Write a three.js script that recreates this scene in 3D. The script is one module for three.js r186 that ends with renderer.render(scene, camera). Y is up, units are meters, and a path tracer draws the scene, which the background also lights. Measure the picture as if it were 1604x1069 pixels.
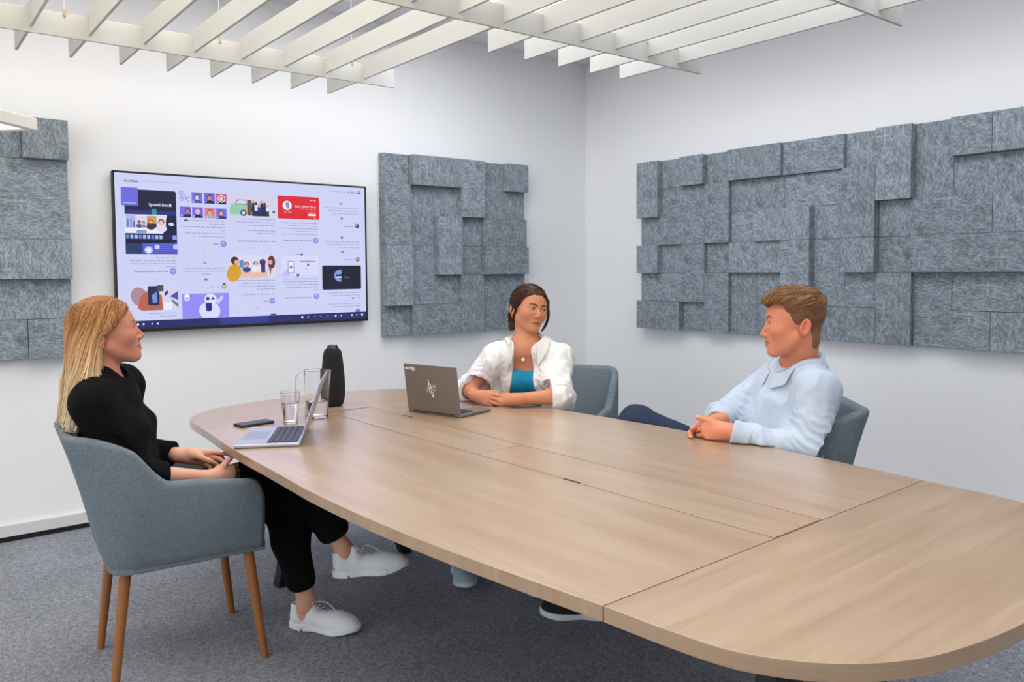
import * as THREE from 'three';
import { RoundedBoxGeometry } from 'three/addons/geometries/RoundedBoxGeometry.js';
import { mergeGeometries, mergeVertices } from 'three/addons/utils/BufferGeometryUtils.js';
import { ImprovedNoise } from 'three/addons/math/ImprovedNoise.js';
import { RectAreaLightUniformsLib } from 'three/addons/lights/RectAreaLightUniformsLib.js';

// ---------- camera, sky, light, exposure ----------
const scene = new THREE.Scene();
scene.background = new THREE.Color(0.62, 0.74, 0.9);
const camera = new THREE.PerspectiveCamera(46.03, 1604 / 1069, 0.05, 60);
camera.position.set(0, 1.4, 0);
camera.rotation.set(-0.04772, -0.668, -0.007286, 'YXZ');
camera.setViewOffset(1604, 1069, 0, 50.43, 1604, 1069);   // a shifted lens
const renderer = new THREE.WebGLRenderer({ antialias: true });
renderer.toneMapping = THREE.LinearToneMapping;
renderer.toneMappingExposure = 1.1;
renderer.shadowMap.enabled = true;
RectAreaLightUniformsLib.init();
const WARM = 0xfff1e0, NEUTRAL = 0xfff9f2, COOL = 0xf3f7ff;
// ceiling panels: [x, z, width (x), depth (z), intensity, colour]
const CEILING_LAMPS = [
  [-1.5, -4.1, 1.5, 1.2, 2.6, WARM],
  [-0.4, -2.9, 1.3, 1.6, 0.5, WARM],
  [1.05, -3.2, 1.45, 1.7, 1.7, NEUTRAL],
  [2.65, -3.35, 1.45, 1.7, 2.6, COOL],
  [-0.55, -1.3, 1.45, 1.7, 1.5, WARM],
  [1.05, -1.3, 1.45, 1.7, 1.7, NEUTRAL],
  [2.75, -1.3, 1.45, 1.7, 1.9, COOL],
  [1.05, 0.6, 3.0, 1.5, 1.3, NEUTRAL],
];
const PENDANT_LAMP = 1.2, WINDOW_LIGHT = 3.9, TV_GLOW = 0.95;

// ---------- helpers ----------
const V = (x, y, z) => new THREE.Vector3(x, y, z);
let seed = 7;
const rnd = () => { seed = (seed * 1664525 + 1013904223) >>> 0; return seed / 4294967296; };
const rr = (a, b) => a + (b - a) * rnd();
const clamp = (x, a = 0, b = 1) => Math.min(b, Math.max(a, x));
const mixn = (a, b, t) => a + (b - a) * t;
const sstep = (a, b, x) => { const t = clamp((x - a) / (b - a)); return t * t * (3 - 2 * t); };
const perlin = new ImprovedNoise();
const noise = (x, y, z) => perlin.noise(x, y, z);
const fbm = (x, y, z, o = 4) => { let s = 0, a = 0.5; for (let i = 0; i < o; i++) { s += a * noise(x, y, z); x *= 2.03; y *= 2.03; z *= 2.03; a *= 0.5; } return s; };
const used = new Map();
const numbered = (n) => { const k = used.get(n) || 0; used.set(n, k + 1); return k ? n + '_' + String(k).padStart(3, '0') : n; };
const shade = (m) => { m.castShadow = true; m.receiveShadow = true; return m; };
function tag(o, label, category, group) { o.userData.label = label; o.userData.category = category; if (group) o.userData.group = group; return o; }
function thing(name, label, category, [x, y, z] = [0, 0, 0], turn = 0, group) {
  const o = new THREE.Group(); o.name = numbered(name); scene.add(o); o.position.set(x, y, z); o.rotation.y = turn;
  return tag(o, label, category, group);
}
function part(name, geo, mat, parent, label) {
  const m = shade(new THREE.Mesh(Array.isArray(geo) ? join(geo) : geo, mat)); m.name = name; parent.add(m);
  if (label) m.userData.label = label;
  return m;
}
function structure(name, geo, mat) { const m = part(name, geo, mat, scene); m.userData.kind = 'structure'; return m; }
function join(list) {
  list = list.map((g) => { const q = g.index ? g.toNonIndexed() : g; for (const k of Object.keys(q.attributes)) if (!['position', 'normal', 'uv'].includes(k)) q.deleteAttribute(k); return q; });
  return list.length > 1 ? mergeGeometries(list) : list[0];
}
const move = (g, x, y, z) => g.translate(x, y, z);
function metricUV(g, scale = 1, ou = 0, ov = 0, swap = false) {      // box-projected uv in metres
  const p = g.attributes.position, n = g.attributes.normal, uv = new Float32Array(p.count * 2);
  for (let i = 0; i < p.count; i++) {
    const ax = Math.abs(n.getX(i)), ay = Math.abs(n.getY(i)), az = Math.abs(n.getZ(i));
    let u, v;
    if (ay >= ax && ay >= az) { u = p.getX(i); v = p.getZ(i); } else if (ax >= az) { u = p.getZ(i); v = p.getY(i); } else { u = p.getX(i); v = p.getY(i); }
    if (swap) [u, v] = [v, u];
    uv[2 * i] = u * scale + ou; uv[2 * i + 1] = v * scale + ov;
  }
  g.setAttribute('uv', new THREE.BufferAttribute(uv, 2));
  return g;
}
const box = (w, h, d, x = 0, y = 0, z = 0) => metricUV(new THREE.BoxGeometry(w, h, d).translate(x, y, z));
const rbox = (w, h, d, r, x = 0, y = 0, z = 0, seg = 3) => metricUV(new RoundedBoxGeometry(w, h, d, seg, Math.min(r, w / 2.01, h / 2.01, d / 2.01)).translate(x, y, z));
function bar(a, b, r1, r2 = r1, n = 12) {                          // tapered round bar from a to b
  const d = b.clone().sub(a), L = d.length(), g = new THREE.CylinderGeometry(r2, r1, L, n, 1);
  g.translate(0, L / 2, 0); g.applyQuaternion(new THREE.Quaternion().setFromUnitVectors(V(0, 1, 0), d.normalize())); return g.translate(a.x, a.y, a.z);
}
const tube = (pts, r, n = 8, seg = 0) => new THREE.TubeGeometry(new THREE.CatmullRomCurve3(pts), seg || pts.length * 6, r, n);
function dataTex(w, h, fn, { srgb = true, rep = 1 } = {}) {
  const d = new Uint8Array(w * h * 4), c = [0, 0, 0];
  for (let y = 0; y < h; y++) for (let x = 0; x < w; x++) { fn(x, y, c); const i = 4 * (y * w + x); d[i] = clamp(c[0], 0, 255); d[i + 1] = clamp(c[1], 0, 255); d[i + 2] = clamp(c[2], 0, 255); d[i + 3] = 255; }
  const t = new THREE.DataTexture(d, w, h); t.wrapS = t.wrapT = THREE.RepeatWrapping; t.magFilter = THREE.LinearFilter; t.minFilter = THREE.LinearMipmapLinearFilter; t.generateMipmaps = true;
  if (srgb) t.colorSpace = THREE.SRGBColorSpace; t.repeat.set(rep, rep); t.needsUpdate = true; return t;
}
// tileable value noise on a lattice of nx by ny cells
function lattice(nx, ny) {
  const v = new Float32Array(nx * ny); for (let i = 0; i < v.length; i++) v[i] = rnd();
  return (u, w) => {
    const x = u * nx, y = w * ny, xi = Math.floor(x), yi = Math.floor(y), fx = x - xi, fy = y - yi;
    const g = (a, b) => v[(((b % ny) + ny) % ny) * nx + (((a % nx) + nx) % nx)], sx = fx * fx * (3 - 2 * fx), sy = fy * fy * (3 - 2 * fy);
    return mixn(mixn(g(xi, yi), g(xi + 1, yi), sx), mixn(g(xi, yi + 1), g(xi + 1, yi + 1), sx), sy);
  };
}
const std = (o) => new THREE.MeshStandardMaterial(o);
const phys = (o) => new THREE.MeshPhysicalMaterial(o);

// ---------- materials ----------
const M = {};
{
  // felt: short fibres in two tones, longer along u
  const a = lattice(30, 72), b = lattice(96, 190), c = lattice(8, 14), d = lattice(230, 150);
  const felt = (x, y, o) => { const u = x / 512, v = y / 512; const n = 0.4 * a(u, v) + 0.38 * b(u, v) + 0.3 * d(u, v) + 0.2 * c(u, v) - 0.64; const L = 150 + n * 120; o[0] = L * 0.93; o[1] = L * 1.0; o[2] = L * 1.05; };
  const t = dataTex(512, 512, felt, { rep: 1 / 0.42 });
  const tb = dataTex(512, 512, (x, y, o) => { felt(x, y, o); o[0] = o[1] = o[2] = o[1]; }, { srgb: false, rep: 1 / 0.42 });
  M.felt = [0.93, 1.0, 1.07].map((k) => std({ map: t, bumpMap: tb, bumpScale: 0.0028, roughness: 1, color: new THREE.Color(k, k, k) }));
}
{
  // carpet: dense loop pile, grey blue with fine speckle
  const a = lattice(200, 200), b = lattice(90, 90), c = lattice(6, 6), d = lattice(256, 256);
  const f = (x, y, o) => { const u = x / 512, v = y / 512; const n = 0.4 * a(u, v) + 0.25 * b(u, v) + 0.1 * c(u, v) + 0.35 * d(u, v) - 0.55; const L = 139 + n * 100; o[0] = L * 0.955; o[1] = L * 0.985; o[2] = L * 1.05; };
  M.carpet = std({ map: dataTex(512, 512, f, { rep: 1 / 0.9 }), bumpMap: dataTex(512, 512, (x, y, o) => { f(x, y, o); o[0] = o[1] = o[2] = o[1]; }, { srgb: false, rep: 1 / 0.9 }), bumpScale: 0.004, roughness: 1 });
}
{
  // pale oak: grain runs along u
  const a = lattice(4, 60), b = lattice(8, 256), c = lattice(3, 17), p = lattice(60, 250);
  const f = (x, y, o) => {
    const u = x / 1024, v = y / 1024, w = v + 0.006 * (a(u * 2, v) - 0.5);
    const n = 0.5 * a(u, w) + 0.3 * b(u, w) + 0.45 * c(u, w) + 0.12 * p(u, v) - 0.68;
    o[0] = 173 + n * 24; o[1] = 146 + n * 29; o[2] = 119 + n * 32;
  };
  const t = dataTex(1024, 1024, f, { rep: 1 / 1.1 });
  M.oak = phys({ map: t, roughness: 0.34, specularIntensity: 1, clearcoat: 0.8, clearcoatRoughness: 0.3 });
  M.oakEdge = std({ map: t, roughness: 0.6, color: 0xe6d3b8 });
}
{
  const a = lattice(256, 256), b = lattice(128, 20), c = lattice(20, 128);
  const f = (x, y, o) => { const u = x / 256, v = y / 256; const wv = ((x >> 1) + (y >> 1)) & 1 ? 8 : -8; const n = 0.5 * a(u, v) + 0.35 * b(u, v) + 0.35 * c(u, v) - 0.6; const L = 120 + n * 46 + wv * 0.7; o[0] = L * 0.9; o[1] = L; o[2] = L * 1.07; };
  M.chairCloth = std({ map: dataTex(256, 256, f, { rep: 1 / 0.16 }), bumpMap: dataTex(256, 256, (x, y, o) => { f(x, y, o); o[0] = o[1] = o[2] = o[1]; }, { srgb: false, rep: 1 / 0.16 }), bumpScale: 0.0012, roughness: 0.95 });
  M.chairLeg = std({ color: 0x9a6233, roughness: 0.5 });
}
M.wall = std({ color: 0xf5f6f6, roughness: 0.9 });
M.ceiling = std({ color: 0xe9ebee, roughness: 0.95 });
M.slat = std({ color: 0xc2c2bc, roughness: 0.8 });
M.white = std({ color: 0xf1f0ea, roughness: 0.7 });
M.baseboard = std({ color: 0xdcdadb, roughness: 0.5 });
M.black = std({ color: 0x16181a, roughness: 0.5 });
M.blackMetal = std({ color: 0x1b1d20, roughness: 0.45, metalness: 0.3 });
M.brass = std({ color: 0xb59a63, roughness: 0.35, metalness: 0.9 });
M.steel = std({ color: 0xb8bcc0, roughness: 0.3, metalness: 1 });
const glow = (col, e) => std({ color: 0xffffff, emissive: col, emissiveIntensity: e, roughness: 0.6 });

// ---------- the room ----------
const XR = 4.66, ZB = -4.90, XL = -5, ZF = 4.6, HC = 3.08;
const W_ = XR - XL, D_ = ZF - ZB, CX = (XR + XL) / 2, CZ = (ZF + ZB) / 2;
structure('floor', box(W_ + 0.4, 0.12, D_ + 0.4, CX, -0.06, CZ), M.carpet);
structure('ceiling', box(W_ + 0.4, 0.15, D_ + 0.4, CX, HC + 0.075, CZ), M.ceiling);
structure('wall_back', box(W_ + 0.4, HC, 0.2, CX, HC / 2, ZB - 0.1), M.wall);
structure('wall_right', box(0.2, HC, D_, XR + 0.1, HC / 2, CZ), M.wall);
structure('wall_front', box(W_ + 0.4, HC, 0.2, CX, HC / 2, ZF + 0.1), M.wall);
{
  // left wall, outside the picture, with the wide window that lights the room from the side
  const wz = -0.8, ww = 5.0, y0 = 0.7, y1 = 2.6, h = y1 - y0, X = XL - 0.1;
  structure('wall_left', [box(0.2, y0, D_, X, y0 / 2, CZ), box(0.2, HC - y1, D_, X, (HC + y1) / 2, CZ), box(0.2, h, wz - ww / 2 - ZB, X, (y0 + y1) / 2, (wz - ww / 2 + ZB) / 2), box(0.2, h, ZF - wz - ww / 2, X, (y0 + y1) / 2, (ZF + wz + ww / 2) / 2)], M.wall);
  const w = new THREE.Group(); w.name = 'window_1'; w.position.set(XL - 0.08, (y0 + y1) / 2, wz); w.userData.kind = 'structure'; scene.add(w);
  for (const z of [-ww / 2 + 0.03, -ww / 6, ww / 6, ww / 2 - 0.03]) part('window_frame', box(0.08, h, 0.06, 0, 0, z), M.white, w);
  for (const y of [-h / 2 + 0.03, h / 2 - 0.03]) part('window_frame', box(0.08, 0.06, ww, 0, y, 0), M.white, w);
  for (const z of [-ww / 3, 0, ww / 3]) part('pane', box(0.006, h - 0.12, ww / 3 - 0.06, 0, 0, z), phys({ color: 0xffffff, transmission: 1, roughness: 0, thickness: 0, ior: 1.5 }), w);
  const l = new THREE.RectAreaLight(0xfafafa, WINDOW_LIGHT, ww - 0.1, h - 0.1); l.position.set(XL + 0.02, (y0 + y1) / 2, wz); l.rotation.set(0, -Math.PI / 2, 0); scene.add(l);
}
structure('baseboard_back', rbox(W_, 0.062, 0.022, 0.003, CX, 0.059, ZB + 0.011), M.baseboard);
structure('trim_1', box(W_, 0.03, 0.012, CX, 0.014, ZB + 0.006), M.black);
structure('baseboard_right', rbox(0.022, 0.062, D_, 0.003, XR - 0.011, 0.059, CZ), M.baseboard);
structure('trim_2', box(0.012, 0.03, D_, XR - 0.006, 0.014, CZ), M.black);

const LAMP_LABELS = ['warm ceiling light panel past the left picture edge beside the screen wall', 'ceiling light panel above the left end of the lattice before the wall screen', 'ceiling light panel above the lattice between the wall screen and the water pitcher', 'ceiling light panel above the lattice end nearest the corner of the room', 'ceiling light panel above the chair of the woman in black, left of the camera', 'ceiling light panel above the near half of the table', 'ceiling light panel above the lattice beside the man in pale blue', 'wide ceiling light panel behind the camera, the largest of the panels'];
CEILING_LAMPS.forEach(([x, z, w, d, e, c], i) => {
  const t = thing('ceiling_light', LAMP_LABELS[i], 'ceiling light', [x, HC, z], 0, 'flat light panels on the ceiling above the lattice');
  for (const s of [-1, 1]) { part('frame', box(w + 0.04, 0.04, 0.02, 0, -0.02, s * (d / 2 + 0.01)), M.white, t); part('frame', box(0.02, 0.04, d, s * (w / 2 + 0.01), -0.02, 0), M.white, t); }
  part('diffuser', box(w, 0.01, d, 0, -0.02, 0), glow(c, 1.2), t);
  const l = new THREE.RectAreaLight(c, e, w, d); l.position.set(x, HC - 0.03, z); l.rotation.set(-Math.PI / 2, 0, 0); scene.add(l);
});
// ---------- slat lattice under the ceiling ----------
{
  const t = thing('ceiling_lattice', 'white staggered lattice of thin slats and cross beams hung below the ceiling', 'ceiling lattice', [0, 2.4, 0]);
  const longA = metricUV(new RoundedBoxGeometry(0.012, 0.1, 4.0, 1, 0.0015)), longB = metricUV(new RoundedBoxGeometry(0.012, 0.1, 3.6, 1, 0.0015));
  for (let k = -6; k <= 12; k++) {
    const b = k > 7, m = part('slat', b ? longB : longA, M.slat, t);
    m.position.set(0.536 + 0.22 * k, 0.075, b ? -3.07 + 1.8 : -4.33 + 2.0);
  }
  for (const [x0, x1, z] of [[-1.0, 2.25, -3.88], [-1.0, 3.35, -2.675], [-1.0, 3.37, -1.65]]) part('beam', rbox(x1 - x0, 0.1, 0.012, 0.0015, (x0 + x1) / 2, 0.05, z), M.slat, t);
  for (const [x, z] of [[0.66, -3.88], [1.31, -3.88], [2.0, -3.88], [0.9, -2.675], [1.85, -2.675], [2.95, -2.675], [0.9, -1.65], [1.9, -1.65], [3.0, -1.65]]) {
    const h = part('hanger', [bar(V(x, 0.1, z), V(x, HC - 2.4, z), 0.0012, 0.0012, 6)], M.steel, t);
    part('hook', [bar(V(x, 0.085, z + 0.008), V(x, 0.105, z + 0.008), 0.004, 0.004, 8), new THREE.TorusGeometry(0.006, 0.002, 6, 12).translate(x, 0.112, z)], M.brass, h, 'small brass hook on the beam');
  }
}
// ---------- square lamp at the left edge ----------
{
  const s = 0.6, h = 0.045, c = V(0.49, 1.934, -3.47);
  const t = thing('pendant_lamp', 'flat square white lamp turned corner-on at the left edge before the felt panel', 'lamp', [c.x - s * Math.SQRT1_2, c.y, c.z], Math.PI / 4);
  for (const q of [-1, 1]) { part('frame', rbox(s, h, 0.03, 0.004, 0, h / 2, q * (s / 2 - 0.015)), M.white, t); part('frame', rbox(0.03, h, s - 0.06, 0.004, q * (s / 2 - 0.015), h / 2, 0), M.white, t); }
  part('back_plate', box(s - 0.06, 0.008, s - 0.06, 0, h - 0.006, 0), M.white, t);
  part('diffuser', box(s - 0.06, 0.006, s - 0.06, 0, 0.008, 0), glow(0xfff4e2, 1.5), t);
  for (const [x, z] of [[-0.2, -0.2], [0.2, 0.2], [-0.2, 0.2]]) part('cable', bar(V(x, h, z), V(x, HC - c.y, z), 0.0012, 0.0012, 6), M.steel, t);
  const l = new THREE.RectAreaLight(0xfff0dc, PENDANT_LAMP, s - 0.07, s - 0.07); l.position.set(t.position.x, c.y - 0.004, t.position.z); l.rotation.set(-Math.PI / 2, 0, Math.PI / 4); scene.add(l);
}
// ---------- felt wall panels ----------
{
  const G = 0.207, GH = 0.2085, Y1 = 2.206, DEPTH = [0.05, 0.08, 0.104];
  const cache = new Map(); let tick = 0;
  const tile = (nw, nh, level) => {
    const variant = tick++ % 4, key = nw + 'x' + nh + 'x' + level + 'x' + variant;
    if (!cache.has(key)) cache.set(key, metricUV(new RoundedBoxGeometry(nw * G - 0.0012, nh * GH - 0.0012, DEPTH[level], 1, 0.0022), 1, rr(0, 5), rr(0, 5), (variant & 1) === 1));
    return cache.get(key);
  };
  // rows top to bottom; entries [column, row, width, height, level]; empty cells get low tiles
  function feltPanel(name, label, cols, list, put, order) {
    const t = thing(name, label, 'acoustic panel', [0, 0, 0], 0); put(t);
    const full = Array.from({ length: 6 }, () => Array(cols).fill(false));
    const add = (c, r, w, h, l) => {
      const m = part('felt_tile', tile(w, h, l), M.felt[(c * 7 + r * 5 + l) % 3], t);
      m.position.set((c + w / 2) * G, -(r + h / 2) * GH, DEPTH[l] / 2);
      for (let i = 0; i < h; i++) for (let j = 0; j < w; j++) full[r + i][c + j] = true;
    };
    list.forEach((e) => add(...e));
    for (let c = 0; c < cols; c++) for (let r = 0; r < 6; r++) if (!full[r][c]) {
      if (r < 5 && !full[r + 1][c] && (c + r) % 2 === 0) add(c, r, 1, 2, 0); else if (c < cols - 1 && !full[r][c + 1]) add(c, r, 2, 1, 0); else add(c, r, 1, 1, 0);
    }
  }
  feltPanel('acoustic_panel', 'square grey felt panel of stepped blocks between the screen and the corner', 6, [
    [0, 0, 1, 1, 0], [1, 0, 2, 1, 2], [3, 0, 1, 2, 2], [5, 0, 1, 1, 2], [0, 1, 1, 2, 1], [2, 2, 1, 2, 2], [4, 2, 2, 1, 1], [0, 3, 1, 2, 2], [4, 3, 2, 1, 2], [3, 4, 1, 2, 1], [1, 5, 2, 1, 1], [5, 5, 1, 1, 1],
  ], (t) => t.position.set(2.712, Y1, ZB + 0.0015));
  feltPanel('acoustic_panel', 'grey felt panel of stepped blocks left of the screen, cut by the left edge', 5, [
    [4, 0, 1, 1, 2], [3, 2, 2, 1, 1], [3, 3, 2, 1, 2], [4, 5, 1, 1, 1], [0, 0, 1, 2, 1], [2, 0, 1, 1, 1], [0, 3, 2, 1, 1], [1, 5, 2, 1, 1],
  ], (t) => t.position.set(0.815 - 5 * G, Y1, ZB + 0.0015));
  feltPanel('acoustic_panel', 'long grey felt panel of stepped blocks on the right wall behind the man', 15, [
    [0, 0, 1, 2, 2], [2, 0, 1, 1, 2], [4, 0, 2, 1, 2], [6, 0, 2, 1, 1], [9, 0, 1, 2, 2], [11, 0, 1, 1, 2], [12, 0, 2, 1, 2],
    [3, 1, 1, 2, 1], [8, 1, 1, 2, 2], [1, 2, 2, 1, 1], [5, 2, 2, 1, 2], [10, 2, 2, 1, 1], [12, 2, 2, 1, 1], [14, 2, 1, 1, 1],
    [0, 3, 1, 1, 2], [2, 3, 1, 2, 1], [4, 3, 2, 1, 1], [6, 3, 1, 2, 2], [8, 3, 1, 1, 2], [10, 3, 3, 1, 2], [13, 3, 2, 1, 2],
    [3, 4, 1, 2, 1], [9, 4, 1, 2, 1], [0, 5, 2, 1, 2], [7, 5, 2, 1, 1], [11, 5, 1, 1, 1], [12, 5, 1, 1, 1], [13, 5, 1, 1, 2],
  ], (t) => { t.position.set(XR - 0.0015, Y1, -4.234); t.rotation.y = -Math.PI / 2; });
}
// ---------- the table ----------
const TABLE_TURN = 0.02688, TU = -2.18, TV0 = 1.785, TH = 0.76;
let tableHalf;
const tablePoint = (l, w, y = TH) => { const u = TU + l, v = TV0 + w, s = Math.sin(TABLE_TURN), c = Math.cos(TABLE_TURN); return V(u * s + v * c, y, u * c - v * s); };
{
  const P0 = tablePoint(0, 0, 0);
  const t = thing('conference_table', 'long pale oak conference table with rounded ends and black legs', 'table', [P0.x, 0, P0.z], TABLE_TURN);
  // half width against distance from the middle; local x = across, z = along
  const prof = [[0, 0.765], [0.5, 0.753], [0.8, 0.73], [1.135, 0.693], [1.287, 0.68], [1.394, 0.662], [1.45, 0.637], [1.5, 0.604], [1.544, 0.562], [1.583, 0.512], [1.623, 0.436], [1.65, 0.346], [1.671, 0.24], [1.684, 0.12], [1.688, 0]];
  const curve = new THREE.CatmullRomCurve3(prof.map(([l, w]) => V(l, w, 0)), false, 'centripetal');
  const edge = curve.getPoints(120);
  const taper = (l) => 1 - 0.032 * sstep(0.3, -0.5, l);
  const half = (L0) => { const l = Math.abs(L0); return half0(l) * taper(L0); };
  const half0 = (l) => { for (let i = 1; i < edge.length; i++) if (edge[i].x >= l) { const a = edge[i - 1], b = edge[i], k = (l - a.x) / Math.max(1e-6, b.x - a.x); return a.y + (b.y - a.y) * k; } return 0; };
  tableHalf = half;
  const slab = (pts, th, grainAlong) => {
    const s = new THREE.Shape(pts.map(([x, y]) => new THREE.Vector2(x, y)));
    const g = new THREE.ExtrudeGeometry(s, { depth: th - 0.002, bevelEnabled: true, bevelThickness: 0.001, bevelSize: 0.0012, bevelOffset: -0.0012, bevelSegments: 2, steps: 1 });
    g.rotateX(Math.PI / 2);            // shape x -> x, shape y -> z, thickness downwards
    g.translate(0, TH - 0.001, 0);
    return metricUV(g, 1, rr(0, 3), rr(0, 3), grainAlong);
  };
  const S = 1.135, LG = 0.0017, li = 0.104, ri = 0.112;      // cap seam, half gap, the lids' edges
  const side = (s, inner) => { const p = [[s * inner, -S + LG]]; for (let i = 0; i <= 40; i++) { const l = -S + LG + (2 * (S - LG)) * i / 40; p.push([s * half(l), l]); } p.push([s * inner, S - LG]); return p; };
  part('table_leaf', slab(side(-1, li + 0.002), 0.032, true), M.oak, t);
  part('table_leaf', slab(side(1, ri + 0.002), 0.032, true), M.oak, t);
  const rect = (a, b, c, d) => [[a, c], [b, c], [b, d], [a, d]];
  part('cable_lid', slab(rect(-li + 0.003, ri - 0.0028, -1.157, -0.045), 0.024, true), M.oak, t);
  part('cable_lid', slab(rect(-li + 0.003, ri - 0.0028, -0.041, S - LG - 0.004), 0.024, true), M.oak, t);
  for (const s of [1, -1]) {
    const p = []; const pe = edge.filter((q) => q.x > S + LG).map((q) => ({ x: q.x, y: q.y * taper(s * q.x) }));
    p.push([half(s * (S + LG)), s * (S + LG)]); for (const q of pe) p.push([q.y, s * q.x]); for (const q of [...pe].reverse()) p.push([-q.y, s * q.x]); p.push([-half(s * (S + LG)), s * (S + LG)]);
    part('table_end', slab(p, 0.032, false), M.oak, t);
  }
  part('cable_tray', box(0.24, 0.012, 2.3, 0, TH - 0.038, 0), M.oakEdge, t);
  for (const [w, l] of [[0.112, -0.82], [-0.104, 0.44]]) part('cable_slot', box(0.011, 0.02, 0.066, w, TH - 0.0095, l), M.black, t, 'small dark cable slot in the lid seam');
  for (const s of [-1, 1]) {
    part('crossbeam', rbox(0.9, 0.05, 0.08, 0.006, 0, TH - 0.058, s * 1.18), M.blackMetal, t);
    for (const q of [-1, 1]) {
      // flat leg that splays outwards and narrows to the foot
      const sh = new THREE.Shape([[q * 0.045, 0.7], [q * 0.19, 0.7], [q * 0.348, 0], [q * 0.302, 0]].map(([x, y]) => new THREE.Vector2(x, y)));
      const g = new THREE.ExtrudeGeometry(sh, { depth: 0.05, bevelEnabled: true, bevelSize: 0.003, bevelThickness: 0.003, bevelSegments: 1 }); g.translate(0, 0.003, s * 1.2 - 0.025);
      part('leg', metricUV(g), M.blackMetal, t);
    }
  }
  part('long_rail', rbox(0.06, 0.05, 2.3, 0.004, 0, TH - 0.075, 0), M.blackMetal, t);
}
// ---------- upholstered chairs ----------
let chairTop;
function makeChair(label) {
  const t = thing('armchair', label, 'chair', [0, 0, 0], 0, 'grey upholstered armchairs with wooden legs');
  // local axes: z forward, x to the sitter's left
  const wb = 0.24, f0 = 0.24, b0 = -0.262, rc = 0.085, th = 0.042, y0 = 0.4;
  const path = [];                       // base outline: front of one arm, round the back, to the other front
  const straight = (x0, z0, x1, z1, n) => { for (let i = 0; i < n; i++) path.push([mixn(x0, x1, i / n), mixn(z0, z1, i / n)]); };
  straight(wb, f0, wb, b0 + rc, 26);
  for (let i = 0; i < 14; i++) { const a = (i / 14) * Math.PI / 2; path.push([wb - rc + rc * Math.cos(a), b0 + rc - rc * Math.sin(a)]); }
  straight(wb - rc, b0, -(wb - rc), b0, 20);
  for (let i = 0; i < 14; i++) { const a = Math.PI / 2 + (i / 14) * Math.PI / 2; path.push([-(wb - rc) + rc * Math.cos(a), b0 + rc - rc * Math.sin(a)]); }
  straight(-wb, b0 + rc, -wb, f0, 26); path.push([-wb, f0]);
  const N = path.length, nv = [];
  for (let i = 0; i < N; i++) { const a = path[Math.max(0, i - 1)], b = path[Math.min(N - 1, i + 1)]; const dx = b[0] - a[0], dz = b[1] - a[1], L = Math.hypot(dx, dz); nv.push([-dz / L, dx / L]); }
  for (let i = 0; i < N; i++) if (nv[i][0] * path[i][0] + nv[i][1] * path[i][1] < 0) nv[i] = [-nv[i][0], -nv[i][1]];
  const top = chairTop = (z) => {
    let h = 0.668 + 0.03 * sstep(f0, -0.06, z) + 0.178 * Math.pow(sstep(-0.07, -0.262, z), 0.85);
    const r = 0.055, d = z - (f0 - r); if (d > 0) h -= r - Math.sqrt(Math.max(0, r * r - d * d));
    return h;
  };
  const pos = [], uv = [], idx = [], K = 12, RIM = 6, rows = 2 * K + RIM + 1;
  let arc = 0;
  for (let i = 0; i < N; i++) {
    const [x, z] = path[i], [nx, nz] = nv[i], H = top(z);
    if (i) arc += Math.hypot(x - path[i - 1][0], z - path[i - 1][1]);
    const at = (y, off) => { const k = (y - y0) / 0.476; const lean = nz < 0 ? -nz * 0.125 * (0.55 * k + 0.45 * k * k) : 0, fl = Math.abs(nx) * 0.028 * Math.sin(Math.min(1, k * 1.6) * Math.PI / 2); return [x + nx * off + Math.sign(nx) * fl, y, z + nz * off - lean]; };
    for (let j = 0; j < rows; j++) {
      let y, off;
      const puff = 0.004 * Math.sin(Math.PI * clamp(j / K));
      if (j <= K) { y = mixn(y0, H - th / 2, j / K); off = puff - (j === 0 ? 0.012 : 0); }
      else if (j < K + RIM) { const a = ((j - K) / RIM) * Math.PI; y = H - th / 2 + (th / 2) * Math.sin(a); off = -th / 2 + (th / 2) * Math.cos(a); }
      else { y = mixn(H - th / 2, y0 + 0.03, (j - K - RIM) / K); off = -th; }
      const q = at(y, off); pos.push(...q); uv.push(arc, y + j * 0.002);
    }
  }
  for (let i = 0; i < N - 1; i++) for (let j = 0; j < rows - 1; j++) { const a = i * rows + j, b = a + 1, c = a + rows, d = c + 1; idx.push(a, c, b, b, c, d); }
  for (const i of [0, N - 1]) for (let j = 0; j < K + RIM / 2; j++) { const a = i * rows + j, b = a + 1, c = i * rows + rows - 1 - j, d = c - 1; if (i) idx.push(a, c, b, b, c, d); else idx.push(a, b, c, b, d, c); }
  const g = new THREE.BufferGeometry(); g.setAttribute('position', new THREE.Float32BufferAttribute(pos, 3)); g.setAttribute('uv', new THREE.Float32BufferAttribute(uv, 2)); g.setIndex(idx); g.computeVertexNormals();
  part('shell', g, M.chairCloth, t);
  const us = new THREE.Shape(path.map(([x, z], i) => new THREE.Vector2(x - nv[i][0] * 0.01, z - nv[i][1] * 0.01)));
  const under = new THREE.ExtrudeGeometry(us, { depth: 0.03, bevelEnabled: true, bevelSize: 0.006, bevelThickness: 0.006, bevelSegments: 2 }); under.rotateX(Math.PI / 2); under.translate(0, 0.432, 0);
  part('seat_base', metricUV(under), M.chairCloth, t);
  part('seat', rbox(0.375, 0.06, 0.44, 0.025, 0, 0.45, 0.035, 4), M.chairCloth, t);
  for (const s of [-1, 1]) {
    part('leg', bar(V(s * 0.205, 0.41, 0.19), V(s * 0.23, 0, 0.238), 0.0195, 0.0135, 18), M.chairLeg, t);
    part('leg', bar(V(s * 0.175, 0.41, -0.205), V(s * 0.185, 0, -0.252), 0.0195, 0.0135, 18), M.chairLeg, t);
  }
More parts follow.
